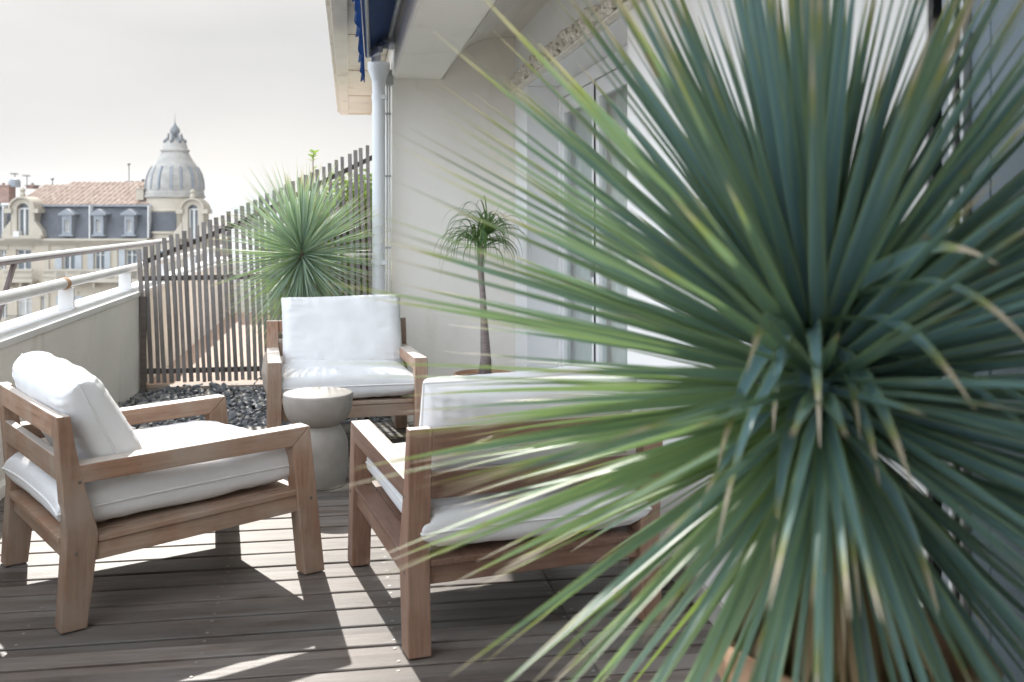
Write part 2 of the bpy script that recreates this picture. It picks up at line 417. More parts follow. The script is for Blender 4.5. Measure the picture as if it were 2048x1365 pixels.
# ------------------------------------------------------------------ ground far below, hills
rng = random.Random(7)
GZ = -16.0
g = MB(); g.add([(-4000, -600, GZ), (4000, -600, GZ), (4000, 6000, GZ), (-4000, 6000, GZ)], [(0, 1, 2, 3)])
struct(g.build('street_ground', paint('street_ground', (.20, .195, .19), .9, .15, .05)))
hb = MB(); nx = 160
rows = []
for j in range(9):
    fy = j/8
    for i in range(nx+1):
        x = -2600+i*4200/nx; y = 2300+fy*900
        env = math.sin(min(1, fy*1.15)*math.pi)**.8 if fy < .87 else 0
        hgt = 47+12*noise.noise(Vector((x*.0013, 1.7, 0)))+8*noise.noise(Vector((x*.005, 4, fy)))
        hb.v.append(Vector((x, y, GZ-2+max(0, env)*hgt))); hb.c.append((0, .5, .5))
for j in range(8):
    for i in range(nx):
        a = j*(nx+1)+i; hb.f.append((a, a+1, a+nx+2, a+nx+1))
struct(hb.build('hills', paint('hills', (.09, .11, .08), .95, .25, .01), smooth=True))

# ------------------------------------------------------------------ terrace floor
DECK_Y0, PITCH = -1.152, .1465       # a board line at Y = 2.803 + k*PITCH
d = MB(); r2 = random.Random(3)
y = 2.803-PITCH*29
nb = 0
while y < 6.08:
    gap = .0064
    for (xa, xb) in ((-1.53, .6885), (.6915, 1.14)):
        dz = r2.uniform(-.0008, .0008); sk = r2.uniform(-.0012, .0012)
        y0, y1 = y+gap, y+PITCH-gap
        d.add([(xa, y0+sk, -.03), (xb, y0-sk, -.03), (xb, y1-sk, -.03), (xa, y1+sk, -.03),
               (xa, y0+sk, dz-.002), (xb, y0-sk, dz-.002), (xb, y1-sk, dz-.002), (xa, y1+sk, dz-.002),
               (xa, y0+sk+.004, dz), (xb, y0-sk+.004, dz), (xb, y1-sk-.004, dz), (xa, y1+sk-.004, dz)],
              [(0, 1, 5, 4), (1, 2, 6, 5), (2, 3, 7, 6), (3, 0, 4, 7), (4, 5, 9, 8), (5, 6, 10, 9), (6, 7, 11, 10), (7, 4, 8, 11), (8, 9, 10, 11)])
    y += PITCH; nb += 1
DECK_END = y
struct(d.build('deck', M['deck']))
struct(boxo('deck_substructure', -1.53, 1.14, -1.5, DECK_END-.01, -.12, -.055, M['black']))
sw = MB(); y = 2.803-PITCH*8
while y < DECK_END-.01:
    for xj in (-.955, -.41, .145, .672, .708, 1.05):
        for dy in (.030, PITCH-.030):
            px, py = xj+r2.uniform(-.006, .006)-(.0 if xj != .145 else 0), y+dy+r2.uniform(-.004, .004)
            sw.lathe([(.0052, -.001), (.0052, .0008), (.004, .0012), (.0, .0006)], px, py, 10)
    y += PITCH
struct(sw.build('deck_screws', paint('screw_steel', (.30, .29, .27), .45, .3, 60, metal=.6)))
struct(boxo('gravel_bed', -1.53, .30, DECK_END, 7.97, -.14, -.07, M['soil']))
struct(boxo('deck_edge', -1.53, .30, DECK_END-.004, DECK_END+.016, -.10, -.006, M['fence_rail']))
# slab of the building below the terrace
struct(boxo('terrace_slab', -1.68, 3.2, -3, 14.3, -.5, -.141, M['stucco']))
struct(boxo('terrace_tiles', -1.53, .30, 8.05, 14.0, -.14, -.035, M['terrace_tile']))

# gravel
gr = MB(); r3 = random.Random(11)
ico = [(0, 0, 1), (.894, 0, .447), (.276, .851, .447), (-.724, .526, .447), (-.724, -.526, .447), (.276, -.851, .447),
       (.724, .526, -.447), (-.276, .851, -.447), (-.894, 0, -.447), (-.276, -.851, -.447), (.724, -.526, -.447), (0, 0, -1)]
icf = [(0, 1, 2), (0, 2, 3), (0, 3, 4), (0, 4, 5), (0, 5, 1), (1, 6, 2), (2, 7, 3), (3, 8, 4), (4, 9, 5), (5, 10, 1), (6, 7, 2), (7, 8, 3),
       (8, 9, 4), (9, 10, 5), (10, 6, 1), (11, 7, 6), (11, 8, 7), (11, 9, 8), (11, 10, 9), (11, 6, 10)]
def stone(mb, x, y, z, s, rr, flat=.6):
    q = Euler((rr.uniform(-.7, .7), rr.uniform(-.7, .7), rr.uniform(0, 6.3))).to_matrix()
    ax = (s*rr.uniform(.7, 1.3), s*rr.uniform(.55, 1.0), s*flat*rr.uniform(.5, 1.1))
    vs = []
    for p in ico:
        k = rr.uniform(.72, 1.15)
        vs.append(q @ Vector((p[0]*ax[0]*k, p[1]*ax[1]*k, p[2]*ax[2]*k))+Vector((x, y, z)))
    mb.add(vs, icf, (0, .5, rr.random()))
for i in range(3000):
    x = r3.uniform(-1.52, .26); y = r3.uniform(DECK_END+.02, 7.88)
    hgt = -.055+.03*noise.noise(Vector((x*2.3, y*2.3, 0)))+(i % 3)*.012
    stone(gr, x, y, hgt, r3.choice((.018, .022, .027, .032, .042)), r3)
o = gr.build('gravel', M['slate_chips'], attr=True); o['kind'] = 'stuff'
# big pale rock
rk = MB(); bm = bmesh.new(); bmesh.ops.create_icosphere(bm, subdivisions=3, radius=1)
vs = []
for v in bm.verts:
    p = v.co.copy(); k = 1+.25*noise.noise(p*1.6)+.12*noise.noise(p*4)
    vs.append((p.x*.20*k, p.y*.09*k, max(-.05, p.z*.058*k)))
fs = [tuple(w.index for w in f.verts) for f in bm.faces]; bm.free()
rock = add_mesh('rock', vs, fs, paint('pale_rock', (.42, .40, .38), .85, .35, 8, 1, 30), loc=(-1.17, 6.83, -.005))
rock.rotation_euler = (0, 0, R(-4))
tag(rock, 'pale grey flat rock lying on the dark gravel by the parapet', 'rock')

# ------------------------------------------------------------------ parapet
pw = thing('parapet_wall', 'low pale rendered parapet wall along the left side of the deck', 'parapet', (-1.52, 3, 0))
boxo('wall', -.16, 0, -6, 11.0, -.5, .665, M['parapet'], pw, .006)
cp = MB()
cp.prism([(-.185, .665), (.008, .665), (.008, .700), (-.03, .704), (-.034, .722), (-.175, .728), (-.185, .72)], -6, 11.0, 'y')
cp.build('coping', M['coping'], pw, bevel=.003)
sk = MB(); sk.prism([(0.001, 0.002), (.018, 0.002), (.018, .055), (.001, .075)], -6, DECK_END-3, 'y')
sk.build('skirting', M['parapet'], pw, bevel=.003)

# lower railing on posts
gr_ = thing('guard_rail', 'thick white tube rail on short flat posts along the parapet top', 'railing', (-1.60, 6.15, .725))
X0 = 0
tb = MB(); tb.tube([(0, -8, .147), (0, -.06, .147)], .031, 20); tb.build('rail', M['rail_white'], gr_, smooth=True, auto=40)
tb = MB(); tb.tube([(0, .0, .147), (0, 7.5, .147)], .027, 20); tb.build('rail', M['rail_white'], gr_, smooth=True, auto=40)
tb = MB(); tb.tube([(0, -.062, .147), (0, -.03, .147), (0, 0.0, .147), (0, .014, .147)], [.0335, .037, .035, .031], 20)
tb.build('joint_collar', M['rust'], gr_, smooth=True, auto=40)
for py in (-4.6, -3.1, -1.55, .02, 1.6, 3.2, 4.8, 6.4):
    p = MB(); p.prism([(-.045, 0), (.045, 0), (.042, .12), (-.042, .12)], py-.012, py+.012, 'y')
    p.box(-.055, .055, py-.03, py+.03, -.001, .006)
    p.build('post', M['rail_white'], gr_, bevel=.002)
# upper hand rail
hr = thing('hand_rail', 'upper thin rail, white on top and brown below, above the parapet', 'railing', (-1.80, 5.5, 1.02))
tb = MB(); tb.tube([(0, -9, .0), (0, 5.4, .0)], .022, 18); tb.build('rail', M['rail_white'], hr, smooth=True, auto=40)
tb = MB(); n_ = 14
prof = []
vs = []; fs = []
for i, yy in enumerate((-9, 5.39)):
    for k in range(n_):
        an = math.pi*.98+(math.pi*1.04)*k/(n_-1)
        vs.append((.0238*math.cos(an), yy, .0238*math.sin(an)))
for k in range(n_-1): fs.append((k, k+1, n_+k+1, n_+k))
add_mesh('under_strip', vs, fs, M['rail_brown'], hr, smooth=True)
for sy in (.37, -2.8, -6.0):
    b_ = MB(); b_.prism([(sy, -.018), (sy+.05, -.018), (sy-.33, -.42), (sy-.38, -.42)], -.01, .01, 'x')
    b_.build('brace', M['rail_brown'], hr, bevel=.002)
    b_ = MB(); b_.box(-.01, .14, sy-.40, sy-.33, -.44, -.40); b_.build('foot_bracket', M['rail_brown'], hr)

# ------------------------------------------------------------------ slat fence
FY = 7.9
fe = thing('slat_fence', 'weathered grey brown slatted wooden fence rising to the right at the end of the terrace', 'fence', (-.6, FY, 0))
def ftop(X):   # world X -> top height
    pts = [(-1.52, 1.01), (-.80, 1.315), (.30, 1.875)]
    if X < -.80: a, b_ = pts[0], pts[1]
    else: a, b_ = pts[1], pts[2]
    return a[1]+(b_[1]-a[1])*(X-a[0])/(b_[0]-a[0])
rf = random.Random(5)
ns = 39
for i in range(ns):
    X = -1.505+i*.0472+rf.uniform(-.003, .003)
    lean = -(.05-.03*i/ns)+rf.uniform(-.006, .006)
    top = ftop(X)+rf.uniform(-.006, .006); w = .0145+rf.uniform(-.0015, .0015)
    xb = X-lean*top*.5+.6; xt = X+lean*top*.5+.6
    th = .009
    zb = .012+rf.uniform(-.006, .006)
    m = MB(); segs = 5; bow = rf.uniform(-.006, .006); y0 = -.03+rf.uniform(-.003, .003)
    vs = []; fs = []
    for k in range(segs+1):
        f = k/segs; x = xb+(xt-xb)*f+bow*math.sin(math.pi*f); z = zb+(top-zb)*f
        vs += [(x-w, y0-th, z), (x+w, y0-th, z), (x+w, y0+th, z), (x-w, y0+th, z)]
    for k in range(segs):
        a = k*4
        for q in range(4): fs.append((a+q, a+(q+1) % 4, a+4+(q+1) % 4, a+4+q))
    fs.append((3, 2, 1, 0)); e = segs*4; fs.append((e, e+1, e+2, e+3))
    m.add(vs, fs); m.build('slat', M['fence'], fe, bevel=.0015)
xs = [-1.50, -.80, .29]
for (o1, h1, nm) in ((-.085, .042, 'r'),):
    m = MB()
    for a, b_ in ((-1.50, -.80), (-.80, .29)):
        za, zb = ftop(a)-.085, ftop(b_)-.085
        m.add([(a+.6, -.018, za-.04), (b_+.6, -.018, zb-.04), (b_+.6, .016, zb-.04), (a+.6, .016, za-.04),
               (a+.6, -.018, za), (b_+.6, -.018, zb), (b_+.6, .016, zb), (a+.6, .016, za)],
              [(0, 3, 2, 1), (4, 5, 6, 7), (0, 1, 5, 4), (2, 3, 7, 6), (1, 2, 6, 5), (3, 0, 4, 7)])
    m.build('rail', M['fence_rail'], fe)
for (za, zb) in ((.775, .79), (.075, .075)):
    m = MB(); m.add([(-.90, -.0175, za), (.89, -.0175, zb), (.89, .0165, zb), (-.90, .0165, za), (-.90, -.0175, za+.038), (.89, -.0175, zb+.038), (.89, .0165, zb+.038), (-.90, .0165, za+.038)],
                    [(0, 3, 2, 1), (4, 5, 6, 7), (0, 1, 5, 4), (2, 3, 7, 6), (1, 2, 6, 5), (3, 0, 4, 7)])
    m.build('rail', M['fence_rail'], fe)
boxo('post', -.912, -.868, -.075, -.045, -.07, .665, M['fence_rail'], fe, .002)
boxo('sill_plank', -.865, .88, -.06, .06, -.045, -.018, M['sill_wood'], fe, .002)
boxo('base_board', -.865, .88, -.05, .05, -.10, -.045, M['fence_rail'], fe)

# ------------------------------------------------------------------ house
hs = thing('house', 'cream rendered house with ceiling beam, end wall and glass doors on the right', 'house', (1.13, 6.65, 0))
def HX(x): return x-1.13
def HY(y): return y-6.65
boxo('end_wall', HX(.30), HX(1.60), 0, .25, -.14, 3.2, M['stucco'], hs, .008)
boxo('side_wall', HX(.305), HX(.6), 0.252, HY(11.5), -.14, 3.2, M['stucco'], hs)
m = MB(); m.box(HX(.30), HX(.64), HY(-3), -.002, 2.17, 3.2); m.build('ceiling_beam', M['stucco'], hs, bevel=.022)
# coved ceiling
cp = [(.6405, 2.172), (.70, 2.275), (.79, 2.384), (.86, 2.425), (.92, 2.448), (1.02, 2.466), (1.14, 2.472)]
cp2 = []
for i in range(len(cp)-1):
    for k in range(3):
        f = k/3; cp2.append((cp[i][0]+(cp[i+1][0]-cp[i][0])*f, cp[i][1]+(cp[i+1][1]-cp[i][1])*f))
cp2.append(cp[-1])
m = MB(); m.prism([(HX(x), z) for x, z in cp2]+[(HX(1.14), 3.1), (HX(.6405), 3.1)], HY(-3), -.003, 'y')
m.build('coved_ceiling', paint('ceiling_render', (.74, .70, .64), .85, .05, 2, .4, 80), hs)
# facade plane A  X=1.13
boxo('pier', HX(1.13), HX(1.60), HY(1.81), HY(3.93), -.10, 3.2, M['pier_white'], hs, .005)
boxo('pilaster', HX(1.13), HX(1.60), HY(6.21), -.002, -.10, 2.083, M['stucco_pale'], hs, .004)
boxo('lintel', HX(1.131), HX(1.60), HY(3.932), -.003, 2.084, 3.2, M['stucco_pale'], hs)
boxo('skirting', HX(1.112), HX(1.129), HY(1.83), HY(3.92), .002, .085, paint('skirting', (.45, .42, .39), .7, .1, 10), hs, .003)
boxo('threshold', HX(1.131), HX(1.6), HY(3.932), HY(6.208), -.10, .03, M['cast_stone'], hs)
# cornice garland
rc = random.Random(21); m = MB()
yy = HY(1.85)
while yy < -.03:
    for k in range(4):
        s = rc.uniform(.013, .029)
        x = -rc.uniform(.010, .045); z = 2.140+rc.uniform(-.030, .046)
        q = Euler((rc.uniform(-3, 3), rc.uniform(-3, 3), rc.uniform(-3, 3))).to_matrix()
        ax = (s*rc.uniform(.8, 1.5), s*rc.uniform(.7, 1.1), s*rc.uniform(.6, 1.0))
        bmv = []
        for i_ in range(5):
            ph = math.pi*i_/4
            for j_ in range(7):
                th = 2*math.pi*j_/7
                bmv.append(q @ Vector((ax[0]*math.sin(ph)*math.cos(th), ax[1]*math.sin(ph)*math.sin(th), ax[2]*math.cos(ph)))+Vector((x, yy+rc.uniform(-.012, .012), z)))
        fsx = [(i_*7+j_, i_*7+(j_+1) % 7, (i_+1)*7+(j_+1) % 7, (i_+1)*7+j_) for i_ in range(4) for j_ in range(7)]
        m.add(bmv, fsx)
    yy += .022+.020*rc.random()
m.build('garland_moulding', M['plaster'], hs, smooth=True)
m = MB(); m.prism([(-.044, 2.086), (-.001, 2.086), (-.001, 2.102), (-.036, 2.102), (-.044, 2.097)], HY(1.84), -.003, 'y')
m.build('moulding_fillet', M['plaster'], hs, bevel=.003)
m = MB(); m.prism([(-.022, 2.104), (-.001, 2.104), (-.001, 2.178), (-.012, 2.178)], HY(1.84), -.003, 'y')
m.build('moulding_ground', M['plaster'], hs)
# glass doors at X=1.33
xb = HX(1.33)
fr = MB(); fr.box(xb, xb+.06, HY(3.933), HY(6.207), 2.0, 2.082); fr.box(xb, xb+.06, HY(6.13), HY(6.207), .031, 2.0)
fr.build('door_frame', M['frame_white'], hs, bevel=.004)
glass, ng, bgp = new_mat('door_glass')
ng.nodes.remove(bgp); tg = ng.nodes.new('ShaderNodeBsdfTransparent'); gg = ng.nodes.new('ShaderNodeBsdfGlossy'); gg.inputs['Roughness'].default_value = .02
tg.inputs['Color'].default_value = (.88, .92, .91, 1); lw = ng.nodes.new('ShaderNodeLayerWeight'); lw.inputs['Blend'].default_value = .5
fz = ng.nodes.new('ShaderNodeMapRange'); fz.inputs['From Min'].default_value = .35; fz.inputs['To Min'].default_value = .04; fz.inputs['To Max'].default_value = .45; ng.links.new(lw.outputs['Facing'], fz.inputs['Value'])
mg = ng.nodes.new('ShaderNodeMixShader'); ng.links.new(fz.outputs[0], mg.inputs[0]); ng.links.new(tg.outputs[0], mg.inputs[1]); ng.links.new(gg.outputs[0], mg.inputs[2])
ng.links.new(mg.outputs[0], ng.nodes['Material Output'].inputs['Surface'])
ys = [(5.285, 6.128), (4.44, 5.265), (3.95, 4.42)]
for (a, b_) in ys:
    dr = MB(); w = .085
    dr.box(xb+.008, xb+.05, HY(a), HY(a)+w*.8, .04, 1.995); dr.box(xb+.008, xb+.05, HY(b_)-w*.8, HY(b_), .04, 1.995)
    dr.box(xb+.009, xb+.049, HY(a)+w*.8, HY(b_)-w*.8, 1.90, 1.995); dr.box(xb+.009, xb+.049, HY(a)+w*.8, HY(b_)-w*.8, .04, .16)
    dl = dr.build('glass_door', M['frame_white'], hs, bevel=.003)
    MB().box(xb+.026, xb+.031, HY(a)+w*.8-.004, HY(b_)-w*.8+.004, .155, 1.905).build('pane', glass, dl)
    m = MB(); m.tube([(xb-.012, HY(a)+.035, 1.02), (xb-.040, HY(a)+.035, 1.02), (xb-.045, HY(a)+.045, 1.02), (xb-.045, HY(a)+.14, 1.02)], .008, 8); m.box(xb-.008, xb+.0075, HY(a)+.02, HY(a)+.05, .93, 1.10)
    m.build('handle', M['metal_grey'], dl)
    MB().box(xb+.002, xb+.008, HY(a)-.018, HY(a)-.003, .04, 1.995).build('leaf_gap_strip', M['black'], dl)  # black strip in the dark gap between door leaves
cu = MB(); vs = []; n_ = 260
for i in range(n_+1):
    yy = HY(3.95)+(6.15-3.95)*i/n_
    x = xb+.10+.018*math.sin(i*.75)+.012*math.sin(i*.31+1)
    vs += [(x, yy, .05), (x, yy, 2.05)]
cu.add(vs, [(2*i, 2*i+2, 2*i+3, 2*i+1) for i in range(n_)]); cu.build('curtain', M['curtain'], hs, smooth=True)
rm = MB(); x0, x1, y0, y1, z0, z1 = HX(1.601), HX(3.2), HY(3.5), HY(6.6), -.05, 2.3
rm.add([(x0, y0, z0), (x1, y0, z0), (x1, y1, z0), (x0, y1, z0), (x0, y0, z1), (x1, y0, z1), (x1, y1, z1), (x0, y1, z1)],
       [(0, 1, 2, 3), (4, 7, 6, 5), (0, 4, 5, 1), (1, 5, 6, 2), (2, 6, 7, 3)])
rm.build('room_interior', M['room'], hs)
# sliding shutter bay at the right, near the camera
boxo('gap_lining', HX(1.1345), HX(1.60), HY(1.794), HY(1.8085), -.02, 3.19, M['black'], hs)  # black sheets put in so the gaps beside the jamb read dark
boxo('gap_lining', HX(1.1345), HX(1.299), HY(1.714), HY(1.7215), -.02, 3.19, M['black'], hs)
boxo('shutter_pocket', HX(1.30), HX(1.60), HY(-3), HY(1.7935), -.10, 3.2, M['black'], hs)
boxo('jamb', HX(1.14), HX(1.299), HY(1.722), HY(1.776), -.02, 3.19, M['jamb'], hs, .004)
boxo('jamb_edge', HX(1.128), HX(1.1395), HY(1.722), HY(1.7355), -.02, 3.19, M['frame_white'], hs, .003)
boxo('jamb_edge', HX(1.13), HX(1.299), HY(1.692), HY(1.703), -.02, 3.19, M['metal_grey'], hs, .003)
yy = 1.690
k = 0
while yy > -1.5:
    w = .058 if k == 0 else .155
    boxo('shutter_board', HX(1.145), HX(1.18), HY(yy-w+.0018), HY(yy), -.02, 3.19, M['shutter'], hs, .003)
    yy -= w; k += 1
boxo('shutter_backing', HX(1.181), HX(1.299), HY(-1.5), HY(1.69), -.02, 3.19, M['black'], hs)
# roof above and eave
boxo('roof_slab', HX(.10), HX(3.4), HY(-3), HY(11.52), 3.201, 3.4, M['eave'], hs)
ev = MB()   # slanting eave box: underside z 2.45
def quadbox(mb, pts_lo, z0, z1):
    n = len(pts_lo)
    mb.add([(p[0], p[1], z0) for p in pts_lo]+[(p[0], p[1], z1) for p in pts_lo],
           [tuple(range(n-1, -1, -1)), tuple(range(n, 2*n))]+[(i, (i+1) % n, (i+1) % n+n, i+n) for i in range(n)])
EZ = 2.45; EFAR = 11.55
quadbox(ev, [(HX(.04), HY(EFAR)-.004), (HX(.005), HY(4.7)), (HX(.299), HY(4.7)), (HX(.299), HY(EFAR)-.004)], EZ, EZ+.12)
ev.build('eave_soffit', M['eave'], hs)
ev = MB(); quadbox(ev, [(HX(-.055), HY(EFAR)), (HX(-.083), HY(4.7)), (HX(.010), HY(4.7)), (HX(.038), HY(EFAR))], EZ-.03, EZ+.14)
ev.build('eave_fascia', M['eave'], hs, bevel=.006)
ev = MB(); quadbox(ev, [(HX(-.085), HY(EFAR)+.01), (HX(-.113), HY(4.7)), (HX(-.085), HY(4.7)), (HX(-.057), HY(EFAR)+.01)], EZ+.0, EZ+.17)
ev.build('eave_gutter', M['eave'], hs, bevel=.006)
for yy in (6.6, 8.2, 9.9):
    ev = MB(); dx = .06*(yy+2)/13.5-.02
    ev.box(HX(dx), HX(.29), HY(yy), HY(yy)+.012, EZ-.004, EZ-.001); ev.build('soffit_seam', M['rust'], hs)
boxo('near_eave', HX(.075), HX(.299), HY(-2), HY(4.69), EZ-.03, EZ+.14, M['eave'], hs)  # unseen run of eave, edge shaped to let sun reach the near yucca
boxo('eave_end_board', HX(.04), HX(.299), HY(EFAR)-.003, HY(EFAR)+.02, EZ-.02, EZ+.14, M['eave'], hs)
boxo('eave_wall', HX(.12), HX(.299), HY(-2), HY(11.5), EZ+.141, 3.19, M['eave'], hs)

boxo('unseen_light_screen', HX(-1.52), HX(1.12), HY(-2.6), HY(-2.3), -.14, 3.19, M['stucco'], hs)  # unseen screen added behind the camera to block low sky light
boxo('unseen_sky_cover', HX(-.70), HX(.10), HY(-2.6), HY(1.75), 2.50, 2.62, M['eave'], hs)  # unseen cover added over the camera to cut overhead sky light
# downpipe
dp = thing('downpipe', 'white round rain downpipe with funnel head at the corner of the end wall', 'pipe', (.216, 6.55, 0))
m = MB(); m.tube([(0, 0, -.06), (0, 0, 2.14)], .0425, 24); m.build('pipe', M['pipe'], dp, smooth=True, auto=40)
m = MB(); m.tube([(0, 0, 2.135), (0, 0, 2.15), (0, 0, 2.215), (0, 0, 2.26)], [.045, .047, .072, .072], 24); m.build('funnel', M['pipe'], dp, smooth=True, auto=40)
for z in (2.02, .95):
    m = MB(); m.tube([(0, 0, z), (0, 0, z+.028)], .046, 24); m.box(.02, .05, -.056, -.03, z, z+.028); m.build('bracket', M['pipe'], dp, auto=40)
jb = tag(boxo('junction_box', -.023, .028, -.03, .03, -.055, .045, M['metal_grey'], None, .004), 'small grey electrical box beside the downpipe funnel', 'box')
jb.location = (.284, 6.602, 2.175)
for dx, rr in ((.272, .0085), (.2895, .007)):
    c = thing('conduit', 'thin white cable conduit nearer the downpipe' if dx < .28 else 'thin white cable conduit nearer the wall corner', 'conduit', (dx, 6.62, 0), 0, 'conduits beside the downpipe')
    m = MB(); m.tube([(0, 0, -.05), (0, 0, 2.12)], rr, 10); m.build('tube', M['frame_white'], c, smooth=True)
    for z in (1.93, 1.52, 1.05, .6):
        m = MB(); m.box(-rr-.003, rr+.003, -rr-.004, rr+.004, z, z+.012); m.build('clip', M['metal_grey'], c)

# awning
blue, nb_, bb = new_mat('awning_cloth'); t = NT(nb_)
t.link(t.ramp(t.noise(t.coords(), 6, 4), [(.3, (.010, .035, .11)), (.7, (.015, .055, .17))]), bb.inputs['Base Color']); bb.inputs['Roughness'].default_value = .85
trn = nb_.nodes.new('ShaderNodeBsdfTranslucent'); trn.inputs['Color'].default_value = (.02, .22, .75, 1)
mx = nb_.nodes.new('ShaderNodeMixShader'); mx.inputs[0].default_value = .06
t.link(bb.outputs[0], mx.inputs[1]); t.link(trn.outputs[0], mx.inputs[2]); t.link(mx.outputs[0], nb_.nodes['Material Output'].inputs['Surface'])
aw = thing('awning', 'retracted dark blue awning with wavy valance under the eave', 'awning', (.12, 6.3, 2.2))
def AW(x, y, z): return (x-.12, y-6.3, z-2.2)
def barx(y): return .128-.030*(6.3-y)     # front bar X at Y
# cloth slab
m = MB(); m.add([AW(barx(3.9), 3.9, 2.27), AW(barx(6.25), 6.25, 2.27), AW(.292, 6.25, 2.36), AW(.292, 3.9, 2.36),
                 AW(barx(3.9), 3.9, 2.275), AW(barx(6.25), 6.25, 2.275), AW(.292, 6.25, 2.365), AW(.292, 3.9, 2.365)],
                [(0, 1, 2, 3), (7, 6, 5, 4), (0, 4, 5, 1), (1, 5, 6, 2), (2, 6, 7, 3), (3, 7, 4, 0)])
m.build('cloth', blue, aw)
m = MB(); m.tube([AW(barx(3.9)+.012, 3.9, 2.262), AW(barx(6.28)+.012, 6.28, 2.262)], .017, 12); m.build('front_bar', M['metal_grey'], aw, smooth=True, auto=40)
m = MB(); m.tube([AW(.27, 3.9, 2.36), AW(.27, 6.28, 2.36)], .024, 12); m.build('roller', M['metal_grey'], aw, smooth=True, auto=40)
# valance: wavy, scalloped
nv = 420; vs = []; fs = []
for i in range(nv+1):
    y = 3.9+(6.42-3.9)*i/nv
    wv = .012*math.sin(y*17)+.007*math.sin(y*41+1)
    x = barx(y)-.012
    sc_ = abs(math.sin(y*math.pi/.19))**.6
    zb = 2.115-.030*sc_+(.02 if y > 6.3 else 0)
    for k in range(4):
        f = k/3; vs.append(AW(x+wv*f*.8-.006*f, y, 2.262+(zb-2.262)*f))
for i in range(nv):
    for k in range(3): a = i*4+k; fs.append((a, a+4, a+5, a+1))
blue2 = blue.copy(); blue2.name = 'valance_cloth'
for nd in blue2.node_tree.nodes:
    if nd.type == 'BSDF_TRANSLUCENT': nd.inputs['Color'].default_value = (.07, .30, .66, 1)
    if nd.type == 'MIX_SHADER': nd.inputs[0].default_value = .4
vo = add_mesh('valance', vs, fs, blue2, aw, smooth=True); sm = vo.modifiers.new('thick', 'SOLIDIFY'); sm.thickness = .002
# folded arm
m = MB(); m.box(-.018, .018, -.40, .0, -.022, .022); a1 = m.build('folding_arm', M['frame_white'], aw, bevel=.008)
a1.location = AW(.205, 6.18, 2.31); a1.rotation_euler = (R(10), 0, R(9))
m = MB(); m.box(-.016, .016, -.36, .0, -.020, .020); a2 = m.build('folding_arm', M['metal_grey'], aw, bevel=.008)
a2.location = AW(.165, 6.20, 2.255); a2.rotation_euler = (R(4), 0, R(6))
m = MB(); m.tube([AW(.19, 6.2, 2.21), AW(.19, 6.2, 2.33)], .030, 16); m.build('elbow', M['frame_white'], aw, bevel=.004, auto=40)
m = MB(); m.box(*[0]*0) if False else None
boxo('wall_bracket', .255-.12, .298-.12, -.25, -.13, .10, .24, M['metal_grey'], aw, .005)

# ------------------------------------------------------------------ cushions
def cushion_mesh(w, d, t, seed, ears=.012, n=44, puff=1.0, pucker=.0045, conc=.035):
    """knife-edge box cushion: w along y, d along x, t along z; returns verts, faces, seam loop"""
    def mp(s): return math.copysign(1-(1-abs(s))**1.9, s)
    us = [mp(-1+2*i/n) for i in range(n+1)]
    def edge(a): return max(0.0, 1-abs(a)**10)**(1/2.9)
    top = []; bot = []
    for i, u in enumerate(us):
        for j, v in enumerate(us):
            e = edge(u)*edge(v)
            cr = ears*(abs(u*v))**3
            bx = (1-conc*(1-abs(v)**2.5)*abs(u)**4)
            by = (1-conc*(1-abs(u)**2.5)*abs(v)**4)
            x = u*d/2*bx+math.copysign(cr, u); y = v*w/2*by+math.copysign(cr, v)
            p = Vector((x*3.1+seed, y*3.1, seed*1.7))
            crown = 1-.16*(u*u+v*v)*.5*puff
            wr = .014*noise.noise(p)+.0075*noise.noise(p*2.7)+.003*noise.noise(p*7)
            # puckers running in from the seams
            pu = pucker*(math.sin(v*w*95+3*noise.noise(Vector((v*4, seed, 1))))*max(0, abs(u)-.55)*2.2*(1-abs(u)**9)
                         + math.sin(u*d*95+3*noise.noise(Vector((u*4, seed, 2))))*max(0, abs(v)-.55)*2.2*(1-abs(v)**9))
            # a few long creases
            cz = sum(-.010*math.exp(-(((x*math.cos(seed*q)+y*math.sin(seed*q))-.16*math.sin(seed*5+q*2)+.03*noise.noise(Vector((x*6, y*6, q))))/.013)**2)*max(0, noise.noise(Vector((x*4+q*3, y*4, seed)))+.15) for q in (1, 2.3, 3.1, 4.7))
            z = t/2*e*crown
            k = min(1, e*1.6)
            top.append(Vector((x, y, z+(wr+pu+cz)*k)))
            wr2 = .008*noise.noise(p+Vector((9, 9, 9)))
            bot.append(Vector((x, y, -z*.96+(wr2+pu)*k)))
    N = n+1; verts = list(top); idx = {}
    bi = []
    for q in range(N*N):
        i, j = divmod(q, N)
        if i in (0, n) or j in (0, n): bi.append(q)
        else: bi.append(len(verts)); verts.append(bot[q])
    fs = []
    for i in range(n):
        for j in range(n):
            a = i*N+j; q = (a, a+N, a+N+1, a+1); fs.append(q)
            fs.append(tuple(reversed([bi[k] for k in q])))
    loop = [top[j].copy() for j in range(N)]+[top[i*N+n].copy() for i in range(1, N)]+[top[n*N+j].copy() for j in range(n-1, -1, -1)]+[top[i*N].copy() for i in range(n-1, 0, -1)]
    return verts, fs, loop
def cushion(name, label, w, d, t, seed, matrix, group, ears=.010, pucker=.0055, conc=.022):
    vs, fs, loop = cushion_mesh(w, d, t, seed, ears, pucker=pucker, conc=conc)
    o = add_mesh(name, vs, fs, M['fabric'], None, smooth=True)
    sb = o.modifiers.new('sub', 'SUBSURF'); sb.levels = 1; sb.render_levels = 1
    o.matrix_world = matrix
    tag(o, label, 'cushion', group)
    m = MB(); lp = loop+[loop[0], loop[1]]
    m.tube(lp, .0042, 6, caps=False); m.build('piping', M['piping'], o, smooth=True)
    return o

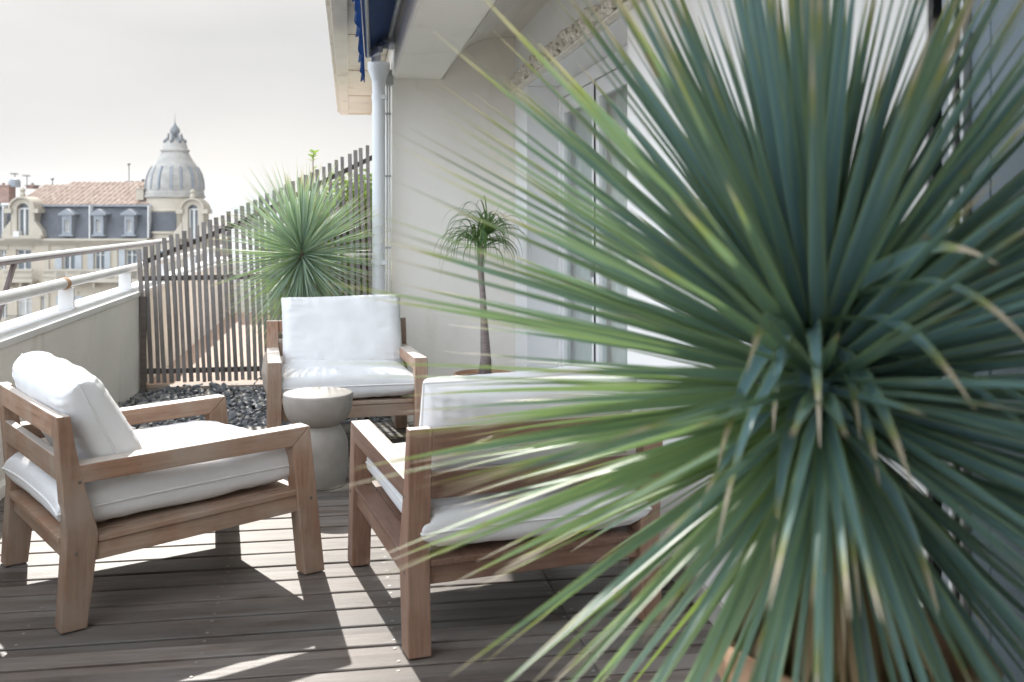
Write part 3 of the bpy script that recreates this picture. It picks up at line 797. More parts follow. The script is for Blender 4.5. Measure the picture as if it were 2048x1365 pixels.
# ------------------------------------------------------------------ armchairs
CW = .81; PT = .068
def build_chair(label):
    c = thing('armchair', label, 'armchair', (0, 0, 0), 0, 'wooden lounge armchairs around the side table')
    for s in (1, -1):
        a, b_ = (CW/2-PT, CW/2) if s > 0 else (-CW/2, -CW/2+PT)
        m = MB(); m.prism([(0, .004), (.078, .004), (.112, .285), (.055, .50), (.028, .655), (-.012, .655), (.017, .285)], a, b_)
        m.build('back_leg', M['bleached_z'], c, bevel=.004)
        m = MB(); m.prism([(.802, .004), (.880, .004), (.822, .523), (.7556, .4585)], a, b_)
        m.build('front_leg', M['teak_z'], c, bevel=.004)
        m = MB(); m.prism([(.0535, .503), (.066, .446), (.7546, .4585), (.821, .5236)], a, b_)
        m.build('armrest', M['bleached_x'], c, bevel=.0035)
        m = MB(); i0, i1 = (CW/2-.048, CW/2-.014) if s > 0 else (-CW/2+.014, -CW/2+.048)
        m.prism([(.085, .200), (.795, .228), (.785, .286), (.100, .256)], i0, i1)
        m.build('side_rail', M['teak_x'], c, bevel=.003)
        for (px, pz) in ((.045, .235), (.055, .45), (.825, .27)):
            m = MB(); yo = s*(CW/2+.0008)
            m.tube([(px, yo-s*.004, pz), (px, yo, pz)], .0055, 10); m.build('dowel', M['fence_rail'], c)
    m = MB()
    def slab(x0, z0, x1, z1, y0, y1, t_):
        m.add([(x0, y0, z0-t_), (x1, y0, z1-t_), (x1, y1, z1-t_), (x0, y1, z0-t_), (x0, y0, z0), (x1, y0, z1), (x1, y1, z1), (x0, y1, z0)],
              [(0, 3, 2, 1), (4, 5, 6, 7), (0, 1, 5, 4), (1, 2, 6, 5), (2, 3, 7, 6), (3, 0, 4, 7)])
    sl = (.305-.275)/.7
    slab(.012, .273, .80, .273+.788*sl, -CW/2+PT+.001, CW/2-PT-.001, .018)
    slab(.112, .2772, .772, .2772+.66*sl, CW/2-PT+.0012, CW/2-.004, .018)
    slab(.112, .2772, .772, .2772+.66*sl, -CW/2+.004, -CW/2+PT-.0012, .018)
    m.build('seat_board', M['teak_x'], c, bevel=.002)
    yi = CW/2-PT+.0002
    m = MB(); m.box(.030, .062, -yi, yi, .198, .2535); m.build('rear_rail', M['teak_y'], c, bevel=.003)
    m = MB(); m.box(.765, .797, -yi, yi, .222, .286); m.build('front_rail', M['teak_y'], c, bevel=.003)
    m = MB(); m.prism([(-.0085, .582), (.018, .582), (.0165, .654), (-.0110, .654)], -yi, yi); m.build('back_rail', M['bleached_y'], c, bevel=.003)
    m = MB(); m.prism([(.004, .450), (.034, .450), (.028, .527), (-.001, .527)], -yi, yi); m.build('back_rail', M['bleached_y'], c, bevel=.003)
    for yy in (-.24, 0, .24):
        m = MB(); m.box(.063, .764, yy-.02, yy+.02, .215, .252); m.build('seat_batten', M['teak_x'], c)
    return c
def copy_tree(o, parent=None):
    c = o.copy(); col.objects.link(c); c.parent = parent
    for ch in list(o.children): copy_tree(ch, c)
    return c
ch1 = build_chair('teak armchair seen from its side, left of the table by the parapet')
specs = [((-1.0356, 3.526), 29.0, None),
         ((.574, 2.905), 101.0, 'teak armchair seen from behind, partly covered by the near spiky plant'),
         ((-.046, 6.00), -85.3, 'teak armchair facing the camera behind the round side table')]
names = ['side-on armchair by the parapet', 'armchair seen from behind', 'front-facing armchair behind the table']
for i_, ax in enumerate('xyz'):
    M['redplain_'+ax] = wood('red_teak_plain_'+ax, i_, (.225, .120, .076), (.105, .048, .030), (.27, .19, .14), .5, rough=.5)
    M['red_'+ax] = wood('red_teak_'+ax, i_, (.225, .120, .076), (.105, .048, .030), (.27, .19, .14), .5, rough=.46, sheen_bleach=.75)
for i, ((x, y), a, lab) in enumerate(specs):
    c = ch1 if i == 0 else copy_tree(ch1)
    if i == 1:
        for ch in c.children:
            if ch.name.split('.')[0] == 'dowel': continue
            ax = ch.data.materials[0].name.split('.')[0][-1]
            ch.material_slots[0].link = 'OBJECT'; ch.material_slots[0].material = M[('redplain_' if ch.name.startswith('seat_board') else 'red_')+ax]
    if lab: c['label'] = lab
    c.location = (x, y, 0); c.rotation_euler = (0, 0, R(a))
    Mx = Matrix.Translation((x, y, 0)) @ Matrix.Rotation(R(a), 4, 'Z')
    seat = Mx @ Matrix.Translation((.405, 0, .295+.074)) @ Matrix.Rotation(R(-2.4), 4, 'Y')
    cushion('seat_cushion', 'white canvas seat cushion on the '+names[i], (.71), .79, .165, 3.1+i*2.3, seat, 'seat cushions of the armchairs')
    dx = (0.0, .0, 0.0)[i]
    back = Mx @ Matrix.Translation(((.160, .135, .135)[i], (0, .0, .022)[i], (.554, .575, .585)[i])) @ Matrix.Rotation(R((-27, -22, -20)[i]), 4, 'Y') @ Matrix.Rotation(R(90), 4, 'Y') @ Matrix.Rotation(R((2.0, -1, .5)[i]), 4, 'Z')
    cushion('back_cushion', 'white canvas back cushion leaning in the '+names[i], .675, .43, .185, 8.4+i*1.9, back, 'back cushions of the armchairs', ears=.003, conc=.008)

# ------------------------------------------------------------------ side table
tb_ = thing('side_table', 'round grey cast stone side table shaped like a bowl on a drum', 'side table', (-.125, 4.78, 0))
col_p = [(.0, .003), (.125, .003), (.130, .012), (.1385, .10), (.1405, .17), (.138, .205), (.128, .235), (.113, .262), (.103, .279), (.101, .285)]
m = MB(); m.lathe(col_p, n=56); m.build('drum', M['cast_stone'], tb_, smooth=True, auto=50)
bowl = [(.101, .2855), (.110, .289), (.124, .299), (.139, .316), (.151, .340), (.159, .370), (.1615, .400), (.1615, .424), (.1595, .430), (.155, .4325), (.0, .4325)]
m = MB(); m.lathe(bowl, n=64); m.build('bowl_top', M['cast_stone'], tb_, smooth=True, auto=50)

# ------------------------------------------------------------------ plants
def leaf(mb, base, d, L, W, droop, rnd, nseg=10, bend=None, keel=.22, twist=0, yel=0.0):
    """curved tapering leaf; bend=(start, strength) adds a sharp fold downwards"""
    d = d.normalized(); p = Vector(base)
    side = d.cross(Vector((0, 0, 1)))
    if side.length < .05: side = Vector((1, 0, 0))
    side.normalize()
    side = (Matrix.Rotation(twist, 3, d) @ side)
    k0 = len(mb.v); st = L/nseg
    for i in range(nseg+1):
        f = i/nseg
        wd = W*(.62+.38*min(1, f*4)) if f < .35 else W*(1-((f-.35)/.65)**1.25)
        wd = max(wd, W*.03)
        up = side.cross(d).normalized()
        mb.v += [p-side*wd/2+up*wd*keel, p.copy(), p+side*wd/2+up*wd*keel]
        mb.c += [(f, 0, rnd, yel), (f, .5, rnd, yel), (f, 1, rnd, yel)]
        p = p+d*st
        dr = droop*(f**1.3)
        if bend and f > bend[0]: dr += bend[1]
        d = (d+Vector((0, 0, -1))*dr/nseg*3).normalized()
        side = (side-d*side.dot(d)).normalized()
    for i in range(nseg):
        a = k0+i*3; mb.f += [(a, a+1, a+4, a+3), (a+1, a+2, a+5, a+4)]

def yucca(name, label, loc, L, W, n, seed, mat, head_z, stem_r=.03, spread=.14, lean=(0, 0), dry=60, extras=(), elmin=-60, sparse=0.0):
    t_ = thing(name, label, 'yucca', loc)
    rr = random.Random(seed); mb = MB()
    ga = math.pi*(3-math.sqrt(5))
    for i in range(n):
        f = (i+.5)/n                     # 0 = youngest/top, 1 = oldest/low
        el = R(88)-(R(88)-R(elmin))*f**.82
        az = i*ga+rr.uniform(-.2, .2); el += rr.gauss(0, .10)
        el = min(el, R(89))
        if f > .74 and rr.random() < sparse: continue
        d = Vector((math.cos(az)*math.cos(el), math.sin(az)*math.cos(el), math.sin(el)))
        hz = head_z-spread*f*1.15
        b0 = Vector((lean[0]*f, lean[1]*f, hz))+Vector((d.x, d.y, 0))*stem_r*.8
        ll = L*rr.uniform(.78, 1.06)*(1-.22*max(0, .12-f)/.12)
        dr = (.012+.15*f*f)*rr.uniform(.0, 1.5)
        bend = (rr.uniform(.5, .75), rr.uniform(.5, 1.2)) if rr.random() < .022 else None
        leaf(mb, b0, d, ll, W*rr.uniform(.80, 1.12)*(1.08-.36*f), dr, rr.random(), 12, bend, twist=rr.uniform(-.85, .85), yel=min(1, max(0, f*1.3-.30)*(.06+1.15*max(0, -d.x*.95+d.y*.25-.1))*rr.uniform(.4, 1.5)))  # yellower with age, and towards the sun side to look lit
    for e in extras:
        leaf(mb, Vector((0, 0, head_z-e[4])), Vector(e[0]), e[1], W*e[2]*1.25, .05, 0.0, 18, e[3], twist=e[5]*.6)
    mb.build('crown', mat, t_, smooth=True, attr=True)
    # trunk with dead leaves hanging down
    tr = MB(); zb = -.02
    tr.tube([(lean[0]*1.6, lean[1]*1.6, -.05), (lean[0]*1.5, lean[1]*1.5, head_z*.4), (lean[0], lean[1], head_z-spread*1.2), (lean[0]*.5, lean[1]*.5, head_z-.06)], [stem_r*1.5, stem_r*1.35, stem_r*1.3, stem_r*.7], 14)
    tr.build('trunk', M['yucca_bark'], t_, smooth=True)
    if dry:
        mb = MB()
        for i in range(dry):
            az = rr.uniform(0, 6.283); el = R(rr.uniform(-88, -60))
            d = Vector((math.cos(az)*math.cos(el), math.sin(az)*math.cos(el), math.sin(el)))
            z = head_z-spread*1.0-rr.uniform(0, head_z*.35)
            b0 = Vector((lean[0]*1.2, lean[1]*1.2, z))+Vector((d.x, d.y, 0)).normalized()*stem_r*1.3
            leaf(mb, b0, d, L*rr.uniform(.35, .62), W*rr.uniform(.5, .8), .12, rr.random(), 7, twist=rr.uniform(-1, 1))
        mb.build('dry_leaves', M['yucca_dry'], t_, smooth=True, attr=True)
    return t_
def CP(px, py, z):     # photo pixel at depth z -> world point (used only to size things)
    u = (px-1024)/2000; v = (437-py)/2000
    p = (FW+RT*u)*z; return Vector((p.x, p.y, H+v*z))

# near yucca
P0 = CP(1622, 622, 1.42)
POT_H = .60
ext = []
def towards(px, py, dz):    # direction from head to a photo pixel at depth 1.42-dz
    return tuple(CP(px, py, 1.42-dz)-P0)
ext.append((towards(1850, 560, .34), .56, 1.25, (.45, .45), .0, .2))
ext.append((towards(1790, 600, .30), .50, 1.2, (.35, .35), .02, .1))
ext.append((towards(1760, 690, .33), .46, 1.1, (.3, .30), .04, 0))
ext.append((towards(1545, 640, .20), .30, .8, (.35, 1.5), .02, .3))
ext.append((towards(1640, 640, .34), .40, 1.1, (.45, 1.2), .02, 1.2))
ext.append((towards(1800, 520, .28), .50, 1.0, (.6, .5), .0, 2.6))
re_ = random.Random(8)
for _ in range(14):
    a_ = re_.uniform(0, 6.283); rr_ = re_.uniform(120, 330)
    ext.append((towards(1640+rr_*1.2*math.cos(a_), 760+rr_*math.sin(a_), re_.uniform(.18, .34)), re_.uniform(.30, .50), re_.uniform(.8, 1.1), (re_.uniform(.3, .6), re_.uniform(.3, 1.3)), re_.uniform(.0, .12), re_.uniform(-1, 1)))
near = yucca('yucca_plant', 'large blue green spiky yucca close to the camera in the terracotta pot', (P0.x, P0.y, POT_H), (.665), .0215, 760, 42, M['yucca'],
             P0.z-POT_H, .03, .19, (.03, .0), 110, ext, -60, .5)
def pot(name, label, loc, prof, mat, soil_z, soil_r, group=None):
    t_ = thing(name, label, 'plant pot', loc, 0, group)
    m = MB(); m.lathe(prof, n=48); m.build('pot_body', mat, t_, smooth=True, auto=45)
    m = MB(); rs = random.Random(2)
    m.lathe([(soil_r, soil_z), (soil_r*.6, soil_z+.008), (0, soil_z+.012)], n=24); m.build('soil', M['soil'], t_, smooth=True)
    return t_
rp = .205
pot('terracotta_pot', 'big terracotta pot holding the near yucca, lower right', (P0.x+.075, P0.y+.02, .002),
    [(.001, 0), (.125, 0), (.14, .02), (.170, .30), (.180, .545), (.182, .575), (.194, .582), (.198, .60), (.195, .632), (.186, .640), (.174, .637), (.170, .60), (.165, .55), (.0, .54)],
    M['terracotta'], .555, .166)
near.location = (P0.x, P0.y, .555)
for c in near.children: c.location.z = POT_H-.555

# back yucca
P1 = CP(604, 484, 6.45)
by = yucca('yucca_plant', 'rounded spiky yucca in a clay jar against the slat fence', (P1.x, P1.y, .45), .60, .0122, 800, 17, M['yucca_back'],
           P1.z-.45, .035, .15, (0, 0), 150, (), -66)
pot('clay_jar', 'tall rounded clay jar under the yucca beside the gravel', (P1.x, P1.y, -.07),
    [(.001, 0), (.13, 0), (.15, .02), (.20, .12), (.243, .25), (.255, .34), (.24, .44), (.205, .51), (.19, .53), (.205, .545), (.205, .56), (.19, .562), (.18, .54), (.18, .50), (0, .49)],
    M['clay_jar'], .51, .17)

# ponytail palm
P2 = CP(962, 492, 6.1)
pp = thing('ponytail_palm', 'small palm with thin trunk and drooping narrow leaves before the end wall', 'palm', (P2.x, P2.y, .28))
hz = P2.z-.28
m = MB(); m.tube([(.02, 0, -.02), (.03, 0, .1), (.018, 0, .35), (.012, 0, hz*.6), (-.004, 0, hz*.85), (.0, 0, hz)], [.045, .034, .022, .019, .018, .017], 16)
m.build('trunk', M['palm_bark'], pp, smooth=True)
mb = MB(); rr = random.Random(9)
for cxo, cyo, czo, nn in ((-.03, 0, .02, 46), (.04, -.01, .07, 50), (0, 0, -.02, 34)):
    for i in range(nn):
        az = rr.uniform(0, 6.283); el = R(rr.uniform(5, 75))
        d = Vector((math.cos(az)*math.cos(el), math.sin(az)*math.cos(el), math.sin(el)))
        leaf(mb, Vector((cxo, cyo, hz+czo)), d, rr.uniform(.25, .44), .0115*rr.uniform(.8, 1.2), rr.uniform(3.2, 5.5), rr.random(), 18, twist=rr.uniform(-.4, .4))
mb.build('crown', M['palm'], pp, smooth=True, attr=True)
pot('clay_pot', 'low clay pot under the small palm by the end wall', (P2.x+.02, P2.y, .002),
    [(.001, 0), (.12, 0), (.15, .05), (.175, .26), (.19, .27), (.19, .30), (.175, .302), (.165, .28), (0, .27)], M['terracotta'], .275, .163)

# shrub behind fence
sh = thing('shrub', 'leafy green climbing shrub behind the slat fence, with one shoot above it', 'shrub', (-.02, 8.6, -.035))
mb = MB(); rr = random.Random(31)
def sleaf(mb, p, d, L, W, rnd):
    leaf(mb, p, d, L, W, .2, rnd, 4, keel=.12, twist=rr.uniform(-1, 1))
st = MB()
for b_ in range(52):
    x0 = rr.uniform(-.55, .26) if b_ < 26 else rr.uniform(-.08, .29); y0 = rr.uniform(-.25, .25)
    top = min(1.72, 1.28+.42*(x0+.55)/.8)*rr.uniform(.75, 1.05)
    pts = []; 
    for k in range(7):
        f = k/6; pts.append((x0+.07*math.sin(f*4+b_), y0+.05*math.cos(f*3+b_), top*f))
    st.tube(pts, [.008*(1-.6*k/6) for k in range(7)], 5)
    for q in range(150):
        f = rr.uniform(.28, 1); k = min(5, int(f*6)); a = Vector(pts[k]).lerp(Vector(pts[k+1]), f*6-k)
        a += Vector((rr.uniform(-.09, .09), rr.uniform(-.09, .09), rr.uniform(-.03, .03)))
        az = rr.uniform(0, 6.28); d = Vector((math.cos(az), math.sin(az), rr.uniform(-.3, .7)))
        sleaf(mb, a, d, rr.uniform(.05, .085), rr.uniform(.028, .045), rr.random())
tip = CP(626, 308, 8.45); tip = Vector((tip.x+.02, tip.y-8.6, tip.z+.035))
pts = [(tip.x+.02, tip.y, .9), (tip.x+.015, tip.y, 1.3), (tip.x, tip.y, tip.z-.08), (tip.x+.003, tip.y, tip.z+.02)]
st.tube(pts, [.008, .007, .005, .003], 6)
for i in range(15):
    az = i*2.4; zz = tip.z-.10+.115*i/14
    if i < 4: zz = tip.z-.28+i*.05
    sleaf(mb, Vector((tip.x+.003, tip.y, zz)), Vector((math.cos(az), math.sin(az), .45)), .062, .028, .2*rr.random())
mb.build('foliage', M['shrub'], sh, smooth=True, attr=True)
st.build('stems', M['yucca_bark'], sh, smooth=True)

# irrigation hoses
for (pts, lab) in (([(-.62, 7.35, -.01), (-.66, 7.5, .02), (-.62, 7.7, .06), (-.45, 7.84, .12)], 'thin black irrigation hose curling up to the fence rail'),
                   ([(-.60, 6.55, .0), (-.50, 6.8, .02), (-.44, 7.1, .05), (-.40, 7.35, .12), (-.36, 7.6, .22)], 'thin black irrigation hose running over gravel beside the clay jar')):
    P = [Vector(p) for p in pts]; out = []
    for i in range(len(P)-1):
        a, b1, c, e = P[max(i-1, 0)], P[i], P[i+1], P[min(i+2, len(P)-1)]
        for k in range(6):
            t1 = k/6; out.append(.5*((2*b1)+(c-a)*t1+(2*a-5*b1+4*c-e)*t1*t1+(3*b1-a-3*c+e)*t1**3))
    out.append(P[-1])
    o = MB().tube(out, .0045, 8).build('irrigation_hose', M['hose'], None, smooth=True)
    tag(o, lab, 'hose', 'irrigation hoses on the gravel')

# neighbouring terrace end wall
tw = thing('terrace_wall', 'pale low wall at the far end of the tiled terrace beyond the fence', 'wall', (-.6, 14.1, 0))
boxo('wall', -.93, .9, -.09, .09, -.2, 1.05, M['stucco_pale'], tw); boxo('coping', -.95, .92, -.12, .12, 1.051, 1.10, M['coping'], tw)

# ------------------------------------------------------------------ background building
exec_bg = True
BZ = 65.0; k_ = BZ/2000
ub = (150-1024)/2000
bl = (FW+RT*ub)*BZ
bd = thing('apartment_building', 'cream apartment building with slate mansard, tiled roof and domed corner tower', 'building', (bl.x, bl.y, GZ), -YAW)
def BX(px): return (px-150)*k_
def BXD(px, d): return (px-1024)*(BZ+d)/2000-(150-1024)*k_
def BV(py): return H+(437-py)*k_-GZ
B = {}
B['cream'] = paint('cream_stone', (.53, .455, .345), .85, .10, .5, stain=((.34, .29, .22), .4))
B['pale'] = paint('pale_stone', (.50, .44, .345), .85, .08, .8, stain=((.36, .31, .25), .35))
B['slate'] = paint('slate_roof', (.095, .10, .11), .6, .22, 1.2, stain=((.20, .21, .23), .4))
B['zinc'] = paint('zinc', (.27, .285, .30), .5, .12, 1.5, stain=((.18, .2, .22), .4))
B['lead'] = paint('lead_dome', (.40, .375, .33), .7, .2, 1.3, stain=((.20, .20, .20), .5))
B['lead_dark'] = paint('lead_dome_dark', (.19, .195, .20), .6, .12, 1.3)
B['win'] = paint('old_window_glass', (.16, .18, .19), .12, .2, 3)
B['winblind'] = paint('window_blind', (.52, .50, .46), .6, .1, 2)  # even pale blind colour used for some panes
B['frame'] = paint('old_window_frame', (.72, .71, .67), .6, .05, 2)
B['shut'] = paint('old_shutter', (.42, .44, .44), .7, .08, 2)
B['chim'] = paint('chimney_brick', (.34, .22, .17), .9, .25, 3)
B['pale_roof'] = paint('pale_flat_roof', (.42, .38, .35), .9, .15, .5)
B['iron'] = paint('dark_iron', (.05, .05, .055), .6, .1, 3)
def m_rooftile():
    m, n, b = new_mat('roman_tiles'); t = NT(n)
    f = t.noise(t.coords((3.2, 1.4, 1.4)), 1.0, 5, .7); f2 = t.noise(t.coords((.25, .25, .25)), 1.0, 4, .6)
    c = t.ramp(f, [(.25, (.14, .085, .06)), (.5, (.30, .20, .145)), (.72, (.50, .40, .32))])
    c = t.mix(t.math('MULTIPLY', f2, .4), c, (.32, .25, .20)); t.link(c, b.inputs['Base Color']); b.inputs['Roughness'].default_value = .9; return m
B['tiles'] = m_rooftile()
def wall_openings(x0, x1, z0, z1, ops, y0, y1):
    m = MB(); xs = sorted({x0, x1, *[o[0] for o in ops], *[o[1] for o in ops]}); zs = sorted({z0, z1, *[o[2] for o in ops], *[o[3] for o in ops]})
    xs = [x for x in xs if x0 <= x <= x1]; zs = [z for z in zs if z0 <= z <= z1]
    for i in range(len(xs)-1):
        for j in range(len(zs)-1):
            cx, cz = (xs[i]+xs[i+1])/2, (zs[j]+zs[j+1])/2
            if any(o[0] < cx < o[1] and o[2] < cz < o[3] for o in ops): continue
            m.box(xs[i], xs[i+1], y0, y1, zs[j], zs[j+1])
    return m
wins = []   # px0, px1, py_top, py_bot, shutters
cols_A = [(-118, -96, 1), (-60, -36, 0), (-2, 12, 0), (32, 62, 0), (125, 150, 1), (188, 209, 1), (251, 273, 1)]
for (a, b_, s_) in cols_A:
    wins.append((a, b_, 500, 541, s_)); wins.append((a+2, b_+2, 592, 638, 0 if s_ == 0 else 1))
    wins.append((a+2, b_+2, 690, 738, 0)); wins.append((a+2, b_+2, 790, 840, 0)); 
wins.append((81, 92, 594, 622, 0))
ops = [(BX(a), BX(b_), BV(pb), BV(pt)) for a, b_, pt, pb, s_ in wins]
FACE0, FACE1 = BX(-150), BX(300)
wall_openings(FACE0, FACE1, 0, BV(478), ops, 0, .5).build('facade_wall', B['cream'], bd)
MB().box(FACE0, FACE1, .501, 11, 0, BV(479)).build('rear_block', B['win'], bd)
rb = random.Random(77)
for (a, b_, pt, pb, s_) in wins:
    x0, x1, z0, z1 = BX(a), BX(b_), BV(pb), BV(pt)
    f = MB(); w = .07
    f.box(x0, x0+w, .2, .28, z0, z1); f.box(x1-w, x1, .2, .28, z0, z1); f.box(x0+w, x1-w, .2, .28, z1-w, z1); f.box(x0+w, x1-w, .2, .28, z0, z0+w)
    f.box((x0+x1)/2-w*.6, (x0+x1)/2+w*.6, .19, .27, z0+w, z1-w)
    f.box(x0+w, x1-w, .205, .26, z0+(z1-z0)*.72, z0+(z1-z0)*.72+.05)
    fo = f.build('window', B['frame'], bd)
    MB().box(x0+w, x1-w, .29, .33, z0+w, z1-w).build('pane', B['win'] if rb.random() < .7 else B['winblind'], fo)
    tr_ = MB(); tr_.box(x0-.14, x1+.14, -.05, -.001, z1+.02, z1+.2); tr_.box(x0-.18, x1+.18, -.10, -.001, z1+.2, z1+.27)
    tr_.build('lintel_trim', B['pale'], fo)
    if s_:
        sw_ = (x1-x0)*.55
        MB().box(x0-sw_-.02, x0-.02, -.07, -.002, z0, z1).build('shutter', B['shut'], fo)
        MB().box(x1+.02, x1+sw_+.02, -.07, -.002, z0, z1).build('shutter', B['shut'], fo)
# pilasters and string courses
for px in (95, 232, -20, -90):
    MB().box(BX(px-4), BX(px+4), -.10, -.003, 0, BV(486)).build('pilaster', B['pale'], bd)
c = MB(); c.box(FACE0, FACE1, -.55, -.001, BV(482), BV(477.5)); c.box(FACE0, FACE1, -.30, -.001, BV(487), BV(482.01)); c.box(FACE0, FACE1, -.12, -.001, BV(491), BV(487.01))
c.build('cornice', B['pale'], bd)
for pyb in (560, 655, 752):
    for (a, b_) in ((-125, -30), (20, 78), (98, 290)) if pyb == 560 else ((-125, -30), (25, 75), (115, 160), (180, 280)):
        s_ = MB(); s_.box(BX(a), BX(b_), -.9, -.002, BV(pyb+4), BV(pyb))
        for xx in (a+4, (a+b_)/2, b_-8): s_.box(BX(xx), BX(xx+4), -.7, -.002, BV(pyb+14), BV(pyb+4.01))
        so = s_.build('balcony', B['pale'], bd)
        if pyb == 560:
            q = MB(); q.box(BX(a), BX(b_), -.88, -.72, BV(541.5), BV(538)); q.box(BX(a), BX(b_), -.87, -.73, BV(559.9), BV(557))
            x = a+2.0
            while x < b_-1: 
                if int((x-a)/24) % 2 == 0 or b_-a < 60: q.lathe([(.045, BV(557)), (.085, BV(552)), (.04, BV(546)), (.06, BV(541.5))], BX(x), -.8, 6)
                else: q.box(BX(x)-.1, BX(x)+.1, -.86, -.74, BV(557), BV(541.5))
                x += 3.1
            q.build('balustrade', B['pale'], so)
        else:
            q = MB(); q.box(BX(a), BX(b_), -.87, -.84, BV(pyb-26), BV(pyb-25))
            x = a+1
            while x < b_: q.box(BX(x)-.012, BX(x)+.012, -.86, -.84, BV(pyb), BV(pyb-25.5)); x += 3.4
            q.build('iron_railing', B['iron'], so)
# mansard (slate), slopes back
ms = MB(); z0, z1 = BV(477.4), BV(413)
ms.add([(FACE0, -.05, z0), (BX(300), -.05, z0), (BX(300), .75, z1), (FACE0, .75, z1), (FACE0, 10, z0), (BX(300), 10, z0), (BX(300), 9, z1), (FACE0, 9, z1)],
       [(0, 1, 2, 3), (3, 2, 6, 7), (1, 5, 6, 2), (4, 0, 3, 7), (5, 4, 7, 6)])
ms.build('mansard_roof', B['slate'], bd)
MB().box(FACE0, BX(300), .45, .95, BV(413.5), BV(410)).build('roof_gutter', B['zinc'], bd)
for px in (6, 179, 296):
    MB().box(BX(px), BX(px+2.2), -.10, .4, BV(477), BV(412)).build('roof_pipe', B['frame'], bd)
# corrugated roman tile roof (two heights)
def tile_roof(xa, xb, ya, za, yb, zb):
    n = int((xb-xa)/.06); vs = []; fs = []; rows_ = 12
    for j in range(rows_+1):
        f = j/rows_
        for i in range(n+1):
            x = xa+(xb-xa)*i/n; bmp = .075*abs(math.sin(x*math.pi/.36))
            vs.append((x, ya+(yb-ya)*f, za+(zb-za)*f+bmp+.03*(j % 2)+.03*noise.noise(Vector((x, j, 0)))))
    for j in range(rows_):
        for i in range(n): a = j*(n+1)+i; fs.append((a, a+1, a+n+2, a+n+1))
    return add_mesh('tiled_roof', vs, fs, B['tiles'], bd)
tile_roof(BX(16), BXD(143, 5), .5, BV(411), 5.0, BV(366))
tile_roof(BXD(141, 5), BX(306), .5, BV(411), 5.2, BV(360))
MB().box(BX(16), BX(305), 5.25, 5.7, BV(412), BV(371)).build('roof_back', B['cream'], bd)
# chimneys
def chimney(px0, px1, pyt, pyb, y0, pots, mat):
    m = MB(); xa_, xb_ = BXD(px0, y0), BXD(px1, y0); m.box(xa_, xb_, y0, y0+.9, BV(pyb), BV(pyt)); m.box(xa_-.08, xb_+.08, y0-.08, y0+.98, BV(pyt), BV(pyt-2))
    co = m.build('chimney', mat, bd)
    for i in range(pots):
        x = xa_+(i+.5)*(xb_-xa_)/pots
        MB().lathe([(.11, BV(pyt-2)), (.09, BV(pyt-6)), (.12, BV(pyt-7))], x, y0+.45, 8).build('chimney_pot', B['tiles'], co)
chimney(-40, -12, 372, 412, 1.2, 3, B['chim'])
chimney(-6, 18, 372, 406, 1.0, 2, B['chim'])
chimney(272, 287, 378, 400, 1.0, 2, B['pale'])
chimney(243, 288, 362, 372, 6.5, 4, B['chim'])
chimney(52, 66, 366, 372, 6.5, 1, B['chim'])
MB().lathe([(.36, BV(374)), (.36, BV(362)), (.26, BV(357)), (0, BV(355))], BX(8), 1.4, 16).build('roof_tank', B['zinc'], bd)
# antennas
for (px, pt, pb, kind) in ((105, 350, 368, 0), (258, 318, 362, 0), (54, 344, 368, 1), (30, 340, 368, 1), (286, 352, 368, 0)):
    m = MB(); m.tube([(BXD(px, 5.5), 5.5, BV(pb)), (BXD(px, 5.5), 5.5, BV(pt))], .03, 5)
    if kind:
        m.tube([(BXD(px-9, 5.5), 5.5, BV(pt)), (BXD(px+7, 5.5), 5.5, BV(pt+.5))], .02, 4)
        for q in range(6): m.tube([(BXD(px-8+q*2.5, 5.5), 5.3, BV(pt)), (BXD(px-8+q*2.5, 5.5), 5.7, BV(pt+2.5))], .012, 4)
    else:
        m.tube([(BXD(px-3, 5.5), 5.5, BV(pt+3)), (BXD(px+3, 5.5), 5.5, BV(pt+2))], .05, 4)
    m.build('antenna', B['iron'], bd)
# small dormers
for px in (137, 200, 261, -70, -125):
    dm = MB(); a, b_ = BX(px-9.5), BX(px+9.5); z0, z1 = BV(470), BV(431)
    wl = wall_openings(a, b_, z0, z1, [(BX(px-5), BX(px+5), BV(465), BV(440))], -.25, .15)
    wl.box(a, b_, .151, 1.4, z0, z1)
    xa, xb, xm, zt, zp = BX(px-16), BX(px+16), BX(px), BV(431), BV(421.5)
    wl.add([(xa, -.35, zt), (xb, -.35, zt), (xb, -.35, zt+.1), (xm, -.35, zp+.1), (xa, -.35, zt+.1), (xa, 1.3, zt), (xb, 1.3, zt), (xb, 1.3, zt+.1), (xm, 1.3, zp+.1), (xa, 1.3, zt+.1)],
           [(0, 1, 2, 3, 4), (9, 8, 7, 6, 5), (0, 5, 6, 1), (2, 1, 6, 7), (3, 2, 7, 8), (4, 3, 8, 9), (0, 4, 9, 5)])
    wl.box(BX(px-14), BX(px+14), -.35, .15, BV(473), BV(470.01))
    do = wl.build('dormer', B['zinc'], bd)
    f = MB(); x0, x1, w = BX(px-5), BX(px+5), .06
    f.box(x0, x0+w, -.1, -.04, BV(465), BV(440)); f.box(x1-w, x1, -.1, -.04, BV(465), BV(440)); f.box(x0+w, x1-w, -.1, -.04, BV(442), BV(440)); f.box(x0+w, x1-w, -.1, -.04, BV(465), BV(463.4)); f.build('window_frame', B['frame'], do)
    MB().box(x0, x1, -.02, .02, BV(465), BV(440)).build('pane', B['winblind'], do)
